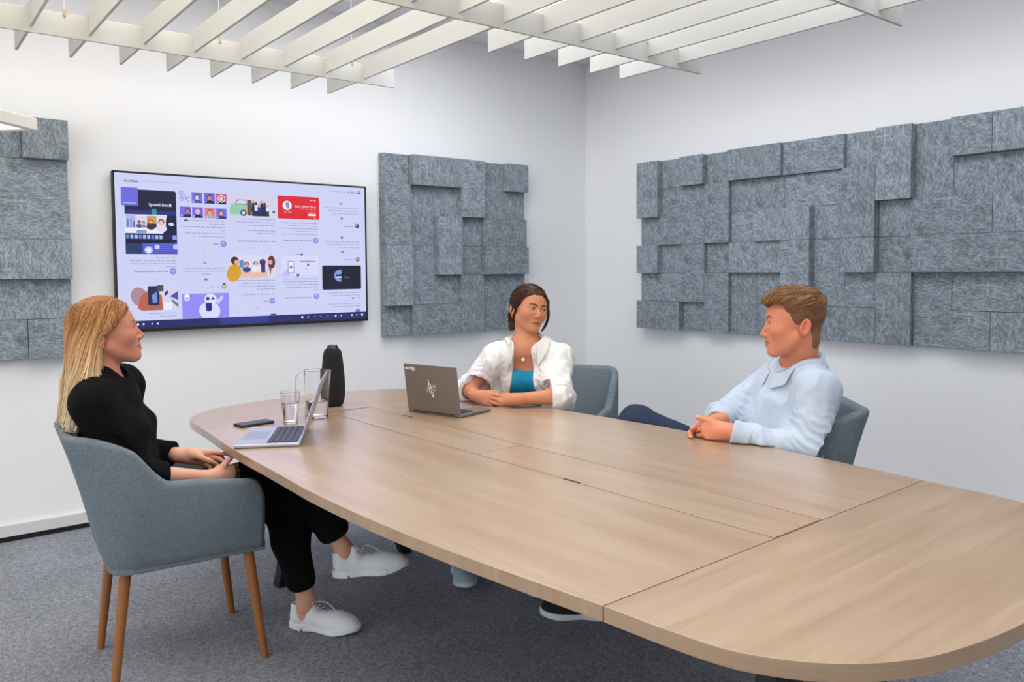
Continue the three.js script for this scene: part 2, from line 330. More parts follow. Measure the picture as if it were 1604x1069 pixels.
  return t;
}
const CHAIR_LABEL = { left: 'grey upholstered armchair with wooden legs holding the woman in black', mid: 'grey upholstered armchair behind the woman in the white shirt', right: 'grey upholstered armchair behind the man in the pale blue shirt' };
const chair0 = makeChair(CHAIR_LABEL.left);
chair0.position.set(0.842, 0, -3.06); chair0.rotation.y = Math.atan2(0.997, 0.08);
function chairCopy(label, x, z, dx, dz) { const c = chair0.clone(); c.name = numbered('armchair'); c.userData = { ...chair0.userData, label }; c.position.set(x, 0, z); c.rotation.y = Math.atan2(dx, dz); scene.add(c); return c; }
const chair1 = chairCopy(CHAIR_LABEL.mid, 2.72, -3.08, -0.87, 0.49);
const chair2 = chairCopy(CHAIR_LABEL.right, 2.74, -1.9, -0.72, -0.69);
// ---------- television ----------
{
  const W = 1536, H = 889, cv = document.createElement('canvas'); cv.width = W; cv.height = H; const c = cv.getContext('2d');
  const R = (x, y, w, h, f, r = 0) => { c.fillStyle = f; if (r) { c.beginPath(); c.moveTo(x + r, y); c.arcTo(x + w, y, x + w, y + h, r); c.arcTo(x + w, y + h, x, y + h, r); c.arcTo(x, y + h, x, y, r); c.arcTo(x, y, x + w, y, r); c.closePath(); c.fill(); } else c.fillRect(x, y, w, h); };
  const C = (x, y, r, f) => { c.fillStyle = f; c.beginPath(); c.arc(x, y, r, 0, 7); c.fill(); };
  const poly = (pts, f) => { c.fillStyle = f; c.beginPath(); pts.forEach(([x, y], i) => (i ? c.lineTo(x, y) : c.moveTo(x, y))); c.closePath(); c.fill(); };
  const mirrored = (s, xr, y, font, f) => { c.save(); c.translate(xr, y); c.scale(-1, 1); c.font = font; c.fillStyle = f; c.textAlign = 'left'; c.fillText(s, 0, 0); c.restore(); };   // the picture shows the writing mirrored; xr is where it starts
  const lines = (xr, y, widths, step = 17, f = '#9ba3c6') => widths.forEach((w, i) => { let x = xr; const x1 = xr - w; while (x > x1 + 6) { const q = Math.min(x - x1, rr(12, 44)); R(x - q, y + i * step, q, 5, f); x -= q + 6; } });
  const badge = (x, y, r) => { C(x, y, r, '#6f6bd0'); C(x, y, r * 0.66, '#c3c2f4'); C(x, y, r * 0.42, '#6f6bd0'); C(x + 1, y - 3, r * 0.26, '#c3c2f4'); };
  const person = (x, y, s, skin, hair, top) => { c.fillStyle = top; c.beginPath(); c.ellipse(x, y + s * 0.62, s * 0.5, s * 0.34, 0, 0, 7); c.fill(); C(x, y - s * 0.05, s * 0.27, hair); c.fillStyle = skin; c.beginPath(); c.ellipse(x, y + s * 0.04, s * 0.2, s * 0.26, 0, 0, 7); c.fill(); };
  R(0, 0, W, H, '#c8cdf0');
  mirrored('walls.io', 122, 50, 'bold 20px sans-serif', '#3b3f66'); lines(352, 38, [220], 17, '#aab0d4');
  mirrored('walls.io', 1474, 41, 'bold 17px sans-serif', '#4a4f80'); C(1493, 34, 12, '#5572c4'); C(1489, 31, 5, '#c8cdf0'); lines(1395, 32, [116], 17, '#a8b0d8');
  // first column: dark card
  R(48, 90, 276, 369, '#191c3c', 12);
  for (let i = 0; i < 60; i++) C(rr(60, 318), rr(98, 225), rr(0.6, 2), 'rgba(120,120,190,0.35)');
  R(50, 208, 274, 24, '#2b2f7a'); R(190, 198, 26, 34, '#2f8d9e');
  mirrored('Road Dawg!', 299, 181, 'bold 21px serif', '#f0f1ff');
  poly([[48, 233], [272, 231], [250, 340], [47, 340]], '#e3e4f6');
  R(52, 237, 52, 72, '#a9b0e4'); R(60, 262, 6, 44, '#5357b4'); R(76, 256, 7, 50, '#7a7fd0'); R(92, 270, 6, 36, '#4a4da8');
  R(106, 240, 54, 68, '#d7cfe6'); person(122, 276, 34, '#8d6a6a', '#3e3450', '#5b547c'); person(146, 280, 28, '#c79c94', '#40354e', '#8b7fb0');
  R(163, 238, 52, 66, '#c79a55'); person(184, 272, 48, '#e2ad7e', '#6b3c2a', '#4b2f2c'); R(163, 282, 52, 22, '#3b2c3a');
  R(217, 236, 48, 70, '#d9d3ea'); person(240, 274, 60, '#e7b8ac', '#2c2a52', '#dcd2ee'); R(108, 322, 52, 16, '#6fa0bc');
  poly([[278, 280], [298, 272], [312, 284], [300, 296], [284, 292]], '#ccd2ee');
  R(48, 345, 276, 30, '#1d2350'); for (let i = 0; i < 9; i++) R(52 + i * 22, 349, 16, 22, i % 3 ? '#a9b6ea' : '#6c80cc'); R(300, 348, 22, 26, '#8b9be0');
  R(48, 376, 276, 83, '#141838'); R(52, 398, 90, 58, '#283a66'); poly([[136, 398], [322, 392], [322, 458], [130, 458]], '#4b4bc4'); for (let i = 0; i < 5; i++) R(140, 402 + i * 12, 182, 3, '#7f83ea');
  C(168, 436, 22, '#b9c0ff'); C(168, 436, 12, '#e8eaff'); C(214, 418, 14, '#c6ccff'); C(316, 416, 16, '#b9c0ff');
  R(31, 80, 88, 103, '#6a67d6', 4);      // the plate in the corner keeps no code
  R(40, 166, 70, 5, '#b3b2f2');
  lines(318, 478, [110, 250, 250, 60]); badge(297, 560, 18); lines(270, 558, [180], 17, '#7d83ab'); C(196, 604, 5, '#aeb4d6');
  R(70, 639, 254, 147, '#cfcde9'); c.fillStyle = '#a78796'; c.beginPath(); c.ellipse(112, 706, 44, 56, -0.3, 0, 7); c.fill(); poly([[120, 700], [170, 660], [232, 700], [238, 786], [122, 786], [100, 770]], '#b4624e'); R(158, 645, 60, 112, '#23284e', 6); poly([[176, 700], [204, 676], [208, 740], [184, 744]], '#7a8ad6'); R(206, 640, 36, 36, '#3c5246');
  poly([[246, 690], [262, 668], [268, 686], [250, 704]], '#2a3070'); poly([[276, 706], [322, 676], [322, 730]], '#4a53b4'); poly([[282, 720], [322, 752], [322, 774], [294, 746]], '#6a6480'); R(240, 740, 46, 46, '#e6e6f6');
  lines(310, 802, [150, 90]);
  // second column
  const bg = ['#6f6be0', '#6a66dc', '#c4577c', '#6f6be0', '#6a66dc', '#d07d92', '#6f6be0'], sk = ['#e7b9b0', '#c9877c', '#e2c4c4', '#c57a6c', '#e3b1a6', '#d9a08e', '#d79a86'], hr = ['#33305c', '#4c3446', '#503440', '#2d2b50', '#c8a09a', '#8c3a34', '#3a2d3e'], tp = ['#4d4aa8', '#22243e', '#2a2744', '#25274a', '#1f2138', '#a9a6ac', '#34356a'];
  [[412, 89], [484, 89], [553, 90], [344, 176], [413, 177], [484, 178], [551, 179]].forEach(([x, y], i) => { R(x, y, 62, 63, bg[i]); c.save(); c.beginPath(); c.rect(x, y, 62, 63); c.clip(); person(x + (i === 3 ? 44 : 31), y + 28, 56, sk[i], hr[i], tp[i]); C(x + 10, y + 54, 4, '#eceafd'); if (i === 2) { c.strokeStyle = '#dfe0f4'; c.lineWidth = 5; c.beginPath(); c.arc(x + 32, y + 30, 20, 0, 7); c.stroke(); } c.restore(); });
  c.strokeStyle = '#8b8edb'; c.lineWidth = 5; for (const [x, y] of [[345, 98], [346, 130]]) { c.strokeRect(x, y - 8, 16, 18); } c.beginPath(); c.arc(386, 112, 12, 0, 4); c.moveTo(374, 124); c.lineTo(398, 150); c.stroke();
  R(365, 252, 24, 9, '#4a4f7c'); lines(604, 254, [205, 92, 258, 28, 230, 160], 19); badge(590, 394, 18); lines(562, 394, [38], 17, '#7d83ab'); C(478, 440, 5, '#aeb4d6');
  const quote = (x, y) => { R(x - 8, y - 6, 6, 12, '#4a4f7c'); R(x + 2, y - 6, 6, 12, '#4a4f7c'); };
  quote(478, 510); lines(598, 540, [246, 246], 18); lines(510, 576, [52]); quote(482, 610); C(589, 653, 17, '#9fb0a4'); C(591, 648, 9, '#d9bfb4'); C(589, 640, 8, '#5a5348'); lines(560, 653, [56], 17, '#7d83ab');
  R(343, 694, 272, 148, '#8d8af0', 4); R(356, 694, 30, 42, '#e6e7fb', 12); C(371, 722, 5, '#2d2f55'); c.fillStyle = '#d4d6f8'; c.beginPath(); c.ellipse(500, 800, 62, 54, 0.2, 0, 7); c.fill(); c.fillStyle = '#dadcf8'; c.beginPath(); c.ellipse(506, 730, 36, 34, 0, 0, 7); c.fill(); C(490, 726, 11, '#43477c'); C(520, 726, 9, '#5d5f98'); poly([[536, 742], [576, 706], [584, 726], [548, 764]], '#c5c6f2'); poly([[476, 752], [512, 752], [514, 792], [502, 806], [480, 800]], '#26307c');
  // third column
  R(633, 89, 282, 129, '#cfcbe4'); R(633, 168, 100, 50, '#a6cdb8'); poly([[640, 150], [736, 138], [752, 170], [752, 206], [633, 206], [633, 176]], '#93c4ab'); poly([[668, 146], [680, 122], [728, 120], [736, 146]], '#cfd2e6'); c.strokeStyle = '#4d5a66'; c.lineWidth = 4; c.beginPath(); c.moveTo(668, 146); c.lineTo(680, 122); c.lineTo(728, 120); c.lineTo(736, 146); c.closePath(); c.stroke(); C(716, 200, 19, '#2e2b40'); C(716, 200, 11, '#d4cfe2'); R(740, 118, 24, 96, '#6b4540'); C(762, 176, 15, '#7c4a3a');
  for (let i = 0; i < 6; i++) { const x = 776 + i * 18, y = 128 + (i % 3) * 12; C(x, y, 9, ['#caa096', '#40304a', '#d5aca0'][i % 3]); R(x - 9, y + 8, 18, 80 - (i % 3) * 12, ['#252b52', '#e0dcee', '#2f3aa0', '#1f2445'][i % 4]); } R(776, 186, 100, 32, '#2a2c44'); C(890, 196, 15, '#d9d3e8'); C(906, 188, 8, '#3a3b60');
  lines(912, 236, [205, 242, 190], 18); lines(912, 306, [170, 115], 17); lines(912, 372, [26], 17, '#7d83ab'); lines(872, 372, [190], 17, '#7d83ab'); C(776, 418, 5, '#aeb4d6');
  R(633, 460, 277, 142, '#d5d2ea'); R(690, 566, 190, 36, '#e4b8a0'); R(745, 544, 84, 24, '#d8d8e6'); c.fillStyle = '#d39b2a'; c.beginPath(); c.ellipse(650, 572, 42, 56, 0.3, 0, 7); c.fill(); C(656, 496, 24, '#47352f'); C(668, 506, 15, '#e0a996'); R(684, 494, 26, 46, '#5e8ac0'); person(728, 520, 52, '#d8a191', '#3a2f33', '#3c418c'); person(784, 516, 48, '#dfb5a8', '#33283a', '#e6e0ee'); C(828, 506, 20, '#46387a'); R(818, 510, 26, 60, '#3b3168'); c.fillStyle = '#66342f'; c.beginPath(); c.ellipse(884, 506, 24, 42, 0, 0, 7); c.fill(); C(876, 506, 15, '#dd9f8f'); R(858, 544, 50, 56, '#dcd0d8'); poly([[868, 540], [884, 540], [876, 590]], '#5a4a60');
  lines(902, 618, [238, 200, 232, 110], 18); lines(902, 706, [210]); badge(883, 751, 18); lines(856, 752, [40], 17, '#7d83ab'); C(790, 796, 5, '#aeb4d6'); R(872, 833, 36, 10, '#4a4f7c');
  // fourth column
  R(932, 81, 277, 146, '#d6232f', 8); mirrored('CATCH ME LIVE', 1187, 152, 'bold 20px sans-serif', '#f6c4cc'); lines(1187, 158, [122], 17, '#e58a94'); lines(1187, 101, [42], 17, '#f0b8be'); lines(1187, 176, [60], 17, '#e07a84'); R(1132, 190, 55, 14, '#fbdfe4', 5); lines(1187, 214, [26], 17, '#ec98a2'); C(994, 142, 30, '#f3e9f2'); C(996, 134, 13, '#5b5b9a'); poly([[984, 130], [1002, 118], [1010, 160], [990, 164]], '#8b8cc0'); lines(1024, 182, [52], 17, '#ee9aa4');
  lines(1196, 250, [245, 200, 245, 150, 240], 18); badge(1182, 364, 18); lines(1152, 364, [186], 17, '#7d83ab'); C(1072, 416, 5, '#aeb4d6');
  R(949, 464, 249, 131, '#d4d4f1'); poly([[949, 595], [1004, 520], [1004, 595]], '#bcb9ee'); R(990, 498, 42, 80, '#8f93c6', 5); R(994, 504, 34, 68, '#e2e4fa', 3); C(1011, 538, 9, '#6a6eb0'); R(1074, 497, 104, 6, '#7f7cda'); C(1126, 522, 9, '#7478c0'); C(1084, 456, 8, '#5a5e98'); lines(1072, 454, [32], 17, '#5a5e98'); C(1056, 590, 10, '#5e6272'); R(1110, 546, 6, 8, '#8a8ec8');
  lines(1192, 612, [245, 232, 225, 215, 36], 18); badge(1180, 730, 18); lines(1148, 734, [180], 17, '#7d83ab'); C(1078, 780, 5, '#aeb4d6');
  // fifth column
  quote(1366, 114); lines(1490, 140, [245, 235, 190], 19); quote(1367, 213); C(1478, 259, 16, '#5b4a66'); C(1474, 254, 7, '#caa9b2'); lines(1448, 262, [72], 17, '#7d83ab');
  quote(1366, 340); lines(1495, 366, [255, 240, 150], 19); quote(1367, 438); C(1478, 486, 16, '#a06a90'); C(1474, 482, 7, '#e0b3ba'); lines(1448, 487, [76], 17, '#7d83ab');
  R(1223, 528, 278, 160, '#15182c', 10); C(1346, 596, 40, '#7f93e2'); C(1362, 604, 20, '#15182c'); C(1362, 604, 12, '#e8ebff'); R(1318, 588, 56, 12, '#15182c'); R(1322, 601, 44, 9, '#dfe4ff'); mirrored('walls', 1414, 612, '14px sans-serif', '#98a2d6'); poly([[1360, 556], [1390, 560], [1376, 640], [1356, 646]], '#15182c');
  lines(1494, 708, [245, 215, 60], 18); R(1432, 744, 12, 10, '#4a4f7c'); lines(1494, 784, [240, 200], 18); C(1473, 842, 18, '#6f6bd0');
  R(0, 844, W, H - 844, '#262a66'); R(560, 844, 300, H - 844, '#2c3a8c'); for (const [x, r] of [[1505, 8], [1466, 5], [1430, 7], [1352, 5], [1312, 7], [1120, 5], [1080, 8], [206, 6], [176, 5], [130, 6], [100, 7]]) C(x, 864, r, '#d8defc'); for (const x of [1160, 1200, 1250]) R(x, 860, 14, 6, '#6a6ad8');
  const tex = new THREE.CanvasTexture(cv); tex.colorSpace = THREE.SRGBColorSpace; tex.anisotropy = 8;
  const x0 = 1.03, x1 = 2.582, y0 = 1.069, y1 = 1.967, w = x1 - x0, h = y1 - y0;
  const t = thing('television', 'wide wall screen showing a bright page of posts with mirrored writing', 'television', [(x0 + x1) / 2, y0, ZB]);
  part('housing', rbox(w, h, 0.036, 0.006, 0, h / 2, 0.04), M.black, t);
  part('wall_mount', box(0.6, 0.4, 0.024, 0, h / 2, 0.012), M.blackMetal, t);
  const screen = part('screen', new THREE.PlaneGeometry(w - 0.022, h - 0.03).translate(0, h / 2 + 0.004, 0.0592), std({ color: 0x050506, roughness: 0.25, emissive: 0xffffff, emissiveMap: tex, emissiveIntensity: TV_GLOW }), t);
  { const l = new THREE.RectAreaLight(0xc6ccff, TV_GLOW * 0.5, w - 0.03, h - 0.04); l.position.set((x0 + x1) / 2, y0 + h / 2, ZB + 0.066); l.rotation.y = Math.PI; scene.add(l); }
  for (const y of [0.0095, h - 0.0055]) part('bezel', rbox(w, y < 0.1 ? 0.019 : 0.011, 0.008, 0.002, 0, y, 0.0595), M.black, t);
  for (const s of [-1, 1]) part('bezel', rbox(0.011, h, 0.008, 0.002, s * (w / 2 - 0.0055), h / 2, 0.0595), M.black, t);
}
// ---------- things on the table ----------
const onTable = (x, z) => V(x, TH, z);
const lidTextures = () => {
  const cv = document.createElement('canvas'); cv.width = 256; cv.height = 384; const c = cv.getContext('2d');
  const poly = (pts, f) => { c.fillStyle = f; c.beginPath(); pts.forEach(([x, y], i) => (i ? c.lineTo(x, y) : c.moveTo(x, y))); c.closePath(); c.fill(); };
  c.clearRect(0, 0, 256, 384);
  c.lineWidth = 7; c.strokeStyle = '#e8e6e0';
  c.beginPath(); c.arc(66, 40, 16, 0, 7); c.stroke();
  poly([[62, 62], [92, 100], [140, 140], [118, 196], [70, 190], [48, 130]], '#efeae0'); poly([[76, 120], [112, 130], [100, 170], [72, 160]], '#4c4a48');
  poly([[60, 190], [130, 176], [176, 230], [160, 276], [84, 270]], '#d8d6cc'); poly([[84, 204], [118, 200], [112, 236], [90, 232]], '#3d4a40'); poly([[128, 210], [160, 232], [146, 262], [124, 244]], '#57544e');
  c.beginPath(); c.ellipse(38, 222, 26, 44, 0.2, 0, 7); c.stroke(); c.beginPath(); c.ellipse(204, 180, 26, 40, -0.3, 0, 7); c.stroke(); c.beginPath(); c.moveTo(150, 130); c.lineTo(214, 118); c.lineTo(236, 150); c.stroke(); c.beginPath(); c.moveTo(150, 158); c.lineTo(222, 156); c.stroke();
  poly([[106, 280], [168, 280], [176, 318], [152, 366], [122, 330]], '#efe6d4'); poly([[112, 282], [160, 282], [150, 300], [120, 300]], '#33312f');
  const a = new THREE.CanvasTexture(cv); a.colorSpace = THREE.SRGBColorSpace;
  const cw = document.createElement('canvas'); cw.width = 256; cw.height = 96; const d = cw.getContext('2d'); d.clearRect(0, 0, 256, 96);
  d.fillStyle = '#efece6'; d.fillRect(6, 26, 186, 44); d.beginPath(); d.arc(206, 48, 40, 0, 7); d.fill(); d.fillStyle = '#6b655f'; d.beginPath(); d.arc(206, 48, 24, 0, 7); d.fill(); d.fillStyle = '#efece6'; d.beginPath(); d.arc(206, 48, 13, 0, 7); d.fill();
  d.fillStyle = '#77706a'; for (const [x, w] of [[60, 14], [80, 20], [106, 16], [128, 22]]) d.fillRect(x, 40, w, 14);
  const b = new THREE.CanvasTexture(cw); b.colorSpace = THREE.SRGBColorSpace;
  return [a, b];
};
// base corner at the hinge, hinge line along local x, keyboard side along +z
function laptop(label, pos, turn, w, d, lidTilt, lidLen, metal, keys) {
  const t = thing('laptop', label, 'laptop', [pos.x, pos.y, pos.z], turn, undefined);
  part('base', rbox(w, 0.013, d, 0.005, 0, 0.0075, d / 2, 4), metal, t);
  const deck = part('keyboard', rbox(w * 0.86, 0.003, d * 0.47, 0.001, 0, 0.0135, d * 0.285, 1), M.keyWell, t);
  const key = new RoundedBoxGeometry(w * 0.052, 0.003, d * 0.068, 1, 0.0008); const list = [];
  for (let r = 0; r < 5; r++) for (let k = 0; k < 14; k++) list.push(key.clone().translate((k - 6.5) * w * 0.061, 0.0158, d * (0.095 + r * 0.094)));
  const kk = part('keys', join(list), keys, deck, 'small dark keys'); kk.userData.kind = 'stuff';
  part('trackpad', rbox(w * 0.42, 0.0012, d * 0.37, 0.0005, 0, 0.0141, d * 0.76, 1), M.pad, t);
  const lid = new THREE.Group(); lid.name = 'lid'; lid.position.set(0, 0.013, 0.003); lid.rotation.x = -lidTilt; t.add(lid);
  part('lid_shell', rbox(w, lidLen, 0.0055, 0.0027, 0, lidLen / 2, -0.0027, 4), metal, lid);
  part('display', rbox(w - 0.012, lidLen - 0.018, 0.0012, 0.0004, 0, lidLen / 2 + 0.002, 0.0004, 1), M.display, lid);
  part('hinge', [bar(V(-w * 0.38, 0.012, 0.002), V(w * 0.38, 0.012, 0.002), 0.005, 0.005, 12)], M.keyWell, t);
  return [t, lid];
}
M.spaceGrey = std({ color: 0x8b8580, roughness: 0.42, metalness: 0.75 });
M.silver = std({ color: 0xb7bbc4, roughness: 0.38, metalness: 0.7 });
M.keyWell = std({ color: 0x26282e, roughness: 0.5 });
M.keyTop = std({ color: 0x33363e, roughness: 0.45 });
M.pad = std({ color: 0x9a9ea8, roughness: 0.35, metalness: 0.5 });
M.display = std({ color: 0x0a0b0d, roughness: 0.12, emissive: 0x6a78e0, emissiveIntensity: 1.6 });
{
  // the near laptop: screen faces the woman in black, seen edge-on
  const hn = V(1.202, TH, -2.77), dir = V(0.447, 0, -0.894), w = 0.345, cx = hn.clone().addScaledVector(dir, w / 2);
  const [, lid] = laptop('open silver laptop seen edge-on at the table edge before the woman in black', cx, Math.atan2(-0.87, -0.494), w, 0.235, THREE.MathUtils.degToRad(19), 0.238, M.silver, M.keyTop);
  const l = new THREE.RectAreaLight(0x8090f0, 1.3, w - 0.02, 0.2); l.position.set(0, 0.121, 0.0025); l.rotation.y = Math.PI; lid.add(l);
}
{
  const hl = V(1.882, TH, -3.153), hr = V(1.965, TH, -2.853), c = hl.clone().add(hr).multiplyScalar(0.5), w = 0.311;
  const [, lid] = laptop('open grey laptop with white stickers on its lid before the woman in white', c, Math.atan2(0.964, -0.267), w, 0.215, THREE.MathUtils.degToRad(7.5), 0.214, M.spaceGrey, M.keyTop);
  const [a, b] = lidTextures();
  const sa = part('sticker', new THREE.PlaneGeometry(0.062, 0.093).rotateY(Math.PI).translate(-0.002, 0.108, -0.0059), std({ map: a, transparent: true, alphaTest: 0.4, roughness: 0.6 }), lid, 'white line-drawing sticker in the middle of the lid');
  const sb = part('sticker', new THREE.PlaneGeometry(0.062, 0.023).rotateY(Math.PI).translate(0.117, 0.193, -0.0059), std({ map: b, transparent: true, alphaTest: 0.4, roughness: 0.6 }), lid, 'small white banner sticker in the corner of the lid');
  sa.name = 'sticker'; sb.name = 'sticker';
}
{
  const p = onTable(1.222, -3.305), t = thing('smartphone', 'black smartphone lying on the table beside the silver laptop', 'phone', [p.x, p.y, p.z], Math.atan2(0.02, 0.16));
  part('body', rbox(0.152, 0.0105, 0.073, 0.005, 0, 0.0055, 0, 5), M.phone = std({ color: 0x101113, roughness: 0.45 }), t);
  part('screen_glass', rbox(0.146, 0.001, 0.067, 0.0004, 0, 0.0108, 0, 1), std({ color: 0x08090a, roughness: 0.2 }), t);
}
const glass = phys({ color: 0xffffff, transmission: 1, roughness: 0.0, thickness: 0.003, ior: 1.5 });
const water = phys({ color: 0xffffff, transmission: 1, roughness: 0.0, thickness: 0.05, ior: 1.33 });
const lathe = (pts, n = 48) => new THREE.LatheGeometry(pts.map(([x, y]) => new THREE.Vector2(x, y)), n);
{
  const p = onTable(1.352, -3.232), t = thing('water_glass', 'clear glass tumbler half full of water next to the smartphone', 'glass', [p.x, p.y, p.z]);
  part('tumbler', lathe([[0, 0.0005], [0.027, 0.0005], [0.029, 0.002], [0.0415, 0.134], [0.0408, 0.1355], [0.04, 0.134], [0.0276, 0.012], [0.026, 0.0085], [0, 0.008]]), glass, t);
  part('water', lathe([[0, 0.0082], [0.0258, 0.0087], [0.0274, 0.012], [0.0352, 0.088], [0.0345, 0.087], [0, 0.087]]), water, t);
}
{
  const p = onTable(1.495, -3.29), t = thing('water_pitcher', 'tall clear glass pitcher with a handle, partly full of water', 'pitcher', [p.x, p.y, p.z]);
  const g = lathe([[0, 0.001], [0.047, 0.001], [0.05, 0.004], [0.0505, 0.208], [0.0495, 0.21], [0.048, 0.208], [0.0475, 0.012], [0.044, 0.009], [0, 0.009]], 64);
  const q = g.attributes.position;    // pull a spout towards the right and back
  for (let i = 0; i < q.count; i++) { const x = q.getX(i), y = q.getY(i), z = q.getZ(i); const k = sstep(0.165, 0.21, y), a = Math.atan2(z, x), s = Math.exp(-Math.pow((((a - 0.55 + Math.PI * 3) % (Math.PI * 2)) - Math.PI) / 0.3, 2)); q.setX(i, x * (1 + 0.32 * k * s)); q.setZ(i, z * (1 + 0.32 * k * s)); }
  g.computeVertexNormals();
  part('vessel', g, glass, t);
  part('water', lathe([[0, 0.0093], [0.0438, 0.0093], [0.0472, 0.0125], [0.0473, 0.073], [0.0468, 0.072], [0, 0.072]], 64), water, t);
  const hx = -0.785, hz = -0.619, at = (r, y) => V(hx * r, y, hz * r);
  part('handle', tube([at(0.049, 0.188), at(0.066, 0.192), at(0.082, 0.18), at(0.086, 0.15), at(0.085, 0.1), at(0.08, 0.07), at(0.064, 0.056), at(0.049, 0.056)], 0.005, 10, 48), glass, t);
}
{
  const p = onTable(1.69, -3.525), t = thing('conference_speaker', 'tall black cloth-covered conference speaker standing behind the water pitcher', 'speaker', [p.x, p.y, p.z]);
  M.mesh = std({ color: 0x1d1c1d, roughness: 0.95, bumpMap: M.carpet.bumpMap, bumpScale: 0.001 });
  part('cloth_body', lathe([[0, 0.002], [0.036, 0.002], [0.045, 0.008], [0.0515, 0.026], [0.0558, 0.055], [0.0565, 0.09], [0.0545, 0.14], [0.0505, 0.19], [0.0465, 0.23], [0.0425, 0.255], [0.037, 0.268], [0.03, 0.276]], 56), M.mesh, t);
  part('lens_cap', lathe([[0.03, 0.2745], [0.0275, 0.279], [0.024, 0.287], [0.0225, 0.291], [0.014, 0.2925], [0.012, 0.2905], [0, 0.2905]], 40), std({ color: 0x17181a, roughness: 0.18 }), t);
  part('foot', lathe([[0, 0], [0.034, 0], [0.036, 0.002], [0, 0.003]], 40), M.black, t);
}
// ---------- smooth solids: distance fields meshed into one surface ----------
const smin = (a, b, k) => { const h = Math.max(k - Math.abs(a - b), 0) / k; return Math.min(a, b) - h * h * k * 0.25; };
const smax = (a, b, k) => -smin(-a, -b, k);
function ell(x, y, z, cx, cy, cz, rx, ry, rz) {
  const px = x - cx, py = y - cy, pz = z - cz;
  const k0 = Math.hypot(px / rx, py / ry, pz / rz), k1 = Math.hypot(px / (rx * rx), py / (ry * ry), pz / (rz * rz));
  return k1 < 1e-9 ? -Math.min(rx, ry, rz) : k0 * (k0 - 1) / k1;
}
const sph = (x, y, z, cx, cy, cz, r) => Math.hypot(x - cx, y - cy, z - cz) - r;
function cap(x, y, z, ax, ay, az, bx, by, bz, ra, rb) {
  const dx = bx - ax, dy = by - ay, dz = bz - az, px = x - ax, py = y - ay, pz = z - az;
  const t = clamp((px * dx + py * dy + pz * dz) / (dx * dx + dy * dy + dz * dz + 1e-12));
  return Math.hypot(px - t * dx, py - t * dy, pz - t * dz) - (ra + (rb - ra) * t);
}
// primitives carry a bounding sphere so that far ones are skipped
const pCap = (a, b, ra, rb, k = 0.03) => ({ f: (x, y, z) => cap(x, y, z, a.x, a.y, a.z, b.x, b.y, b.z, ra, rb), c: a.clone().add(b).multiplyScalar(0.5), R: a.distanceTo(b) / 2 + Math.max(ra, rb), k });
const pSph = (c, r, k = 0.03) => ({ f: (x, y, z) => sph(x, y, z, c.x, c.y, c.z, r), c, R: r, k });
const pEll = (c, B, rx, ry, rz, k = 0.03) => ({ f: (x, y, z) => { const px = x - c.x, py = y - c.y, pz = z - c.z; return ell(px * B[0].x + py * B[0].y + pz * B[0].z, px * B[1].x + py * B[1].y + pz * B[1].z, px * B[2].x + py * B[2].y + pz * B[2].z, 0, 0, 0, rx, ry, rz); }, c, R: Math.max(rx, ry, rz), k });
const pFn = (f, c, R, k) => ({ f, c, R, k });
const union = (list) => (x, y, z) => {
  let d = 1e3;
  for (const p of list) { const lb = Math.hypot(x - p.c.x, y - p.c.y, z - p.c.z) - p.R; if (lb > d + p.k) continue; const e = p.f(x, y, z); d = d > 500 ? e : smin(d, e, p.k); }
  return d > 500 ? 0.5 : d;
};
const basis = (f, u = V(0, 1, 0)) => { const F = f.clone().normalize(), L = new THREE.Vector3().crossVectors(u, F).normalize(), U = new THREE.Vector3().crossVectors(F, L); return [L, U, F]; };   // left, up, forward
const boxField = (lo, hi) => (x, y, z) => Math.max(lo.x - x, x - hi.x, lo.y - y, y - hi.y, lo.z - z, z - hi.z);
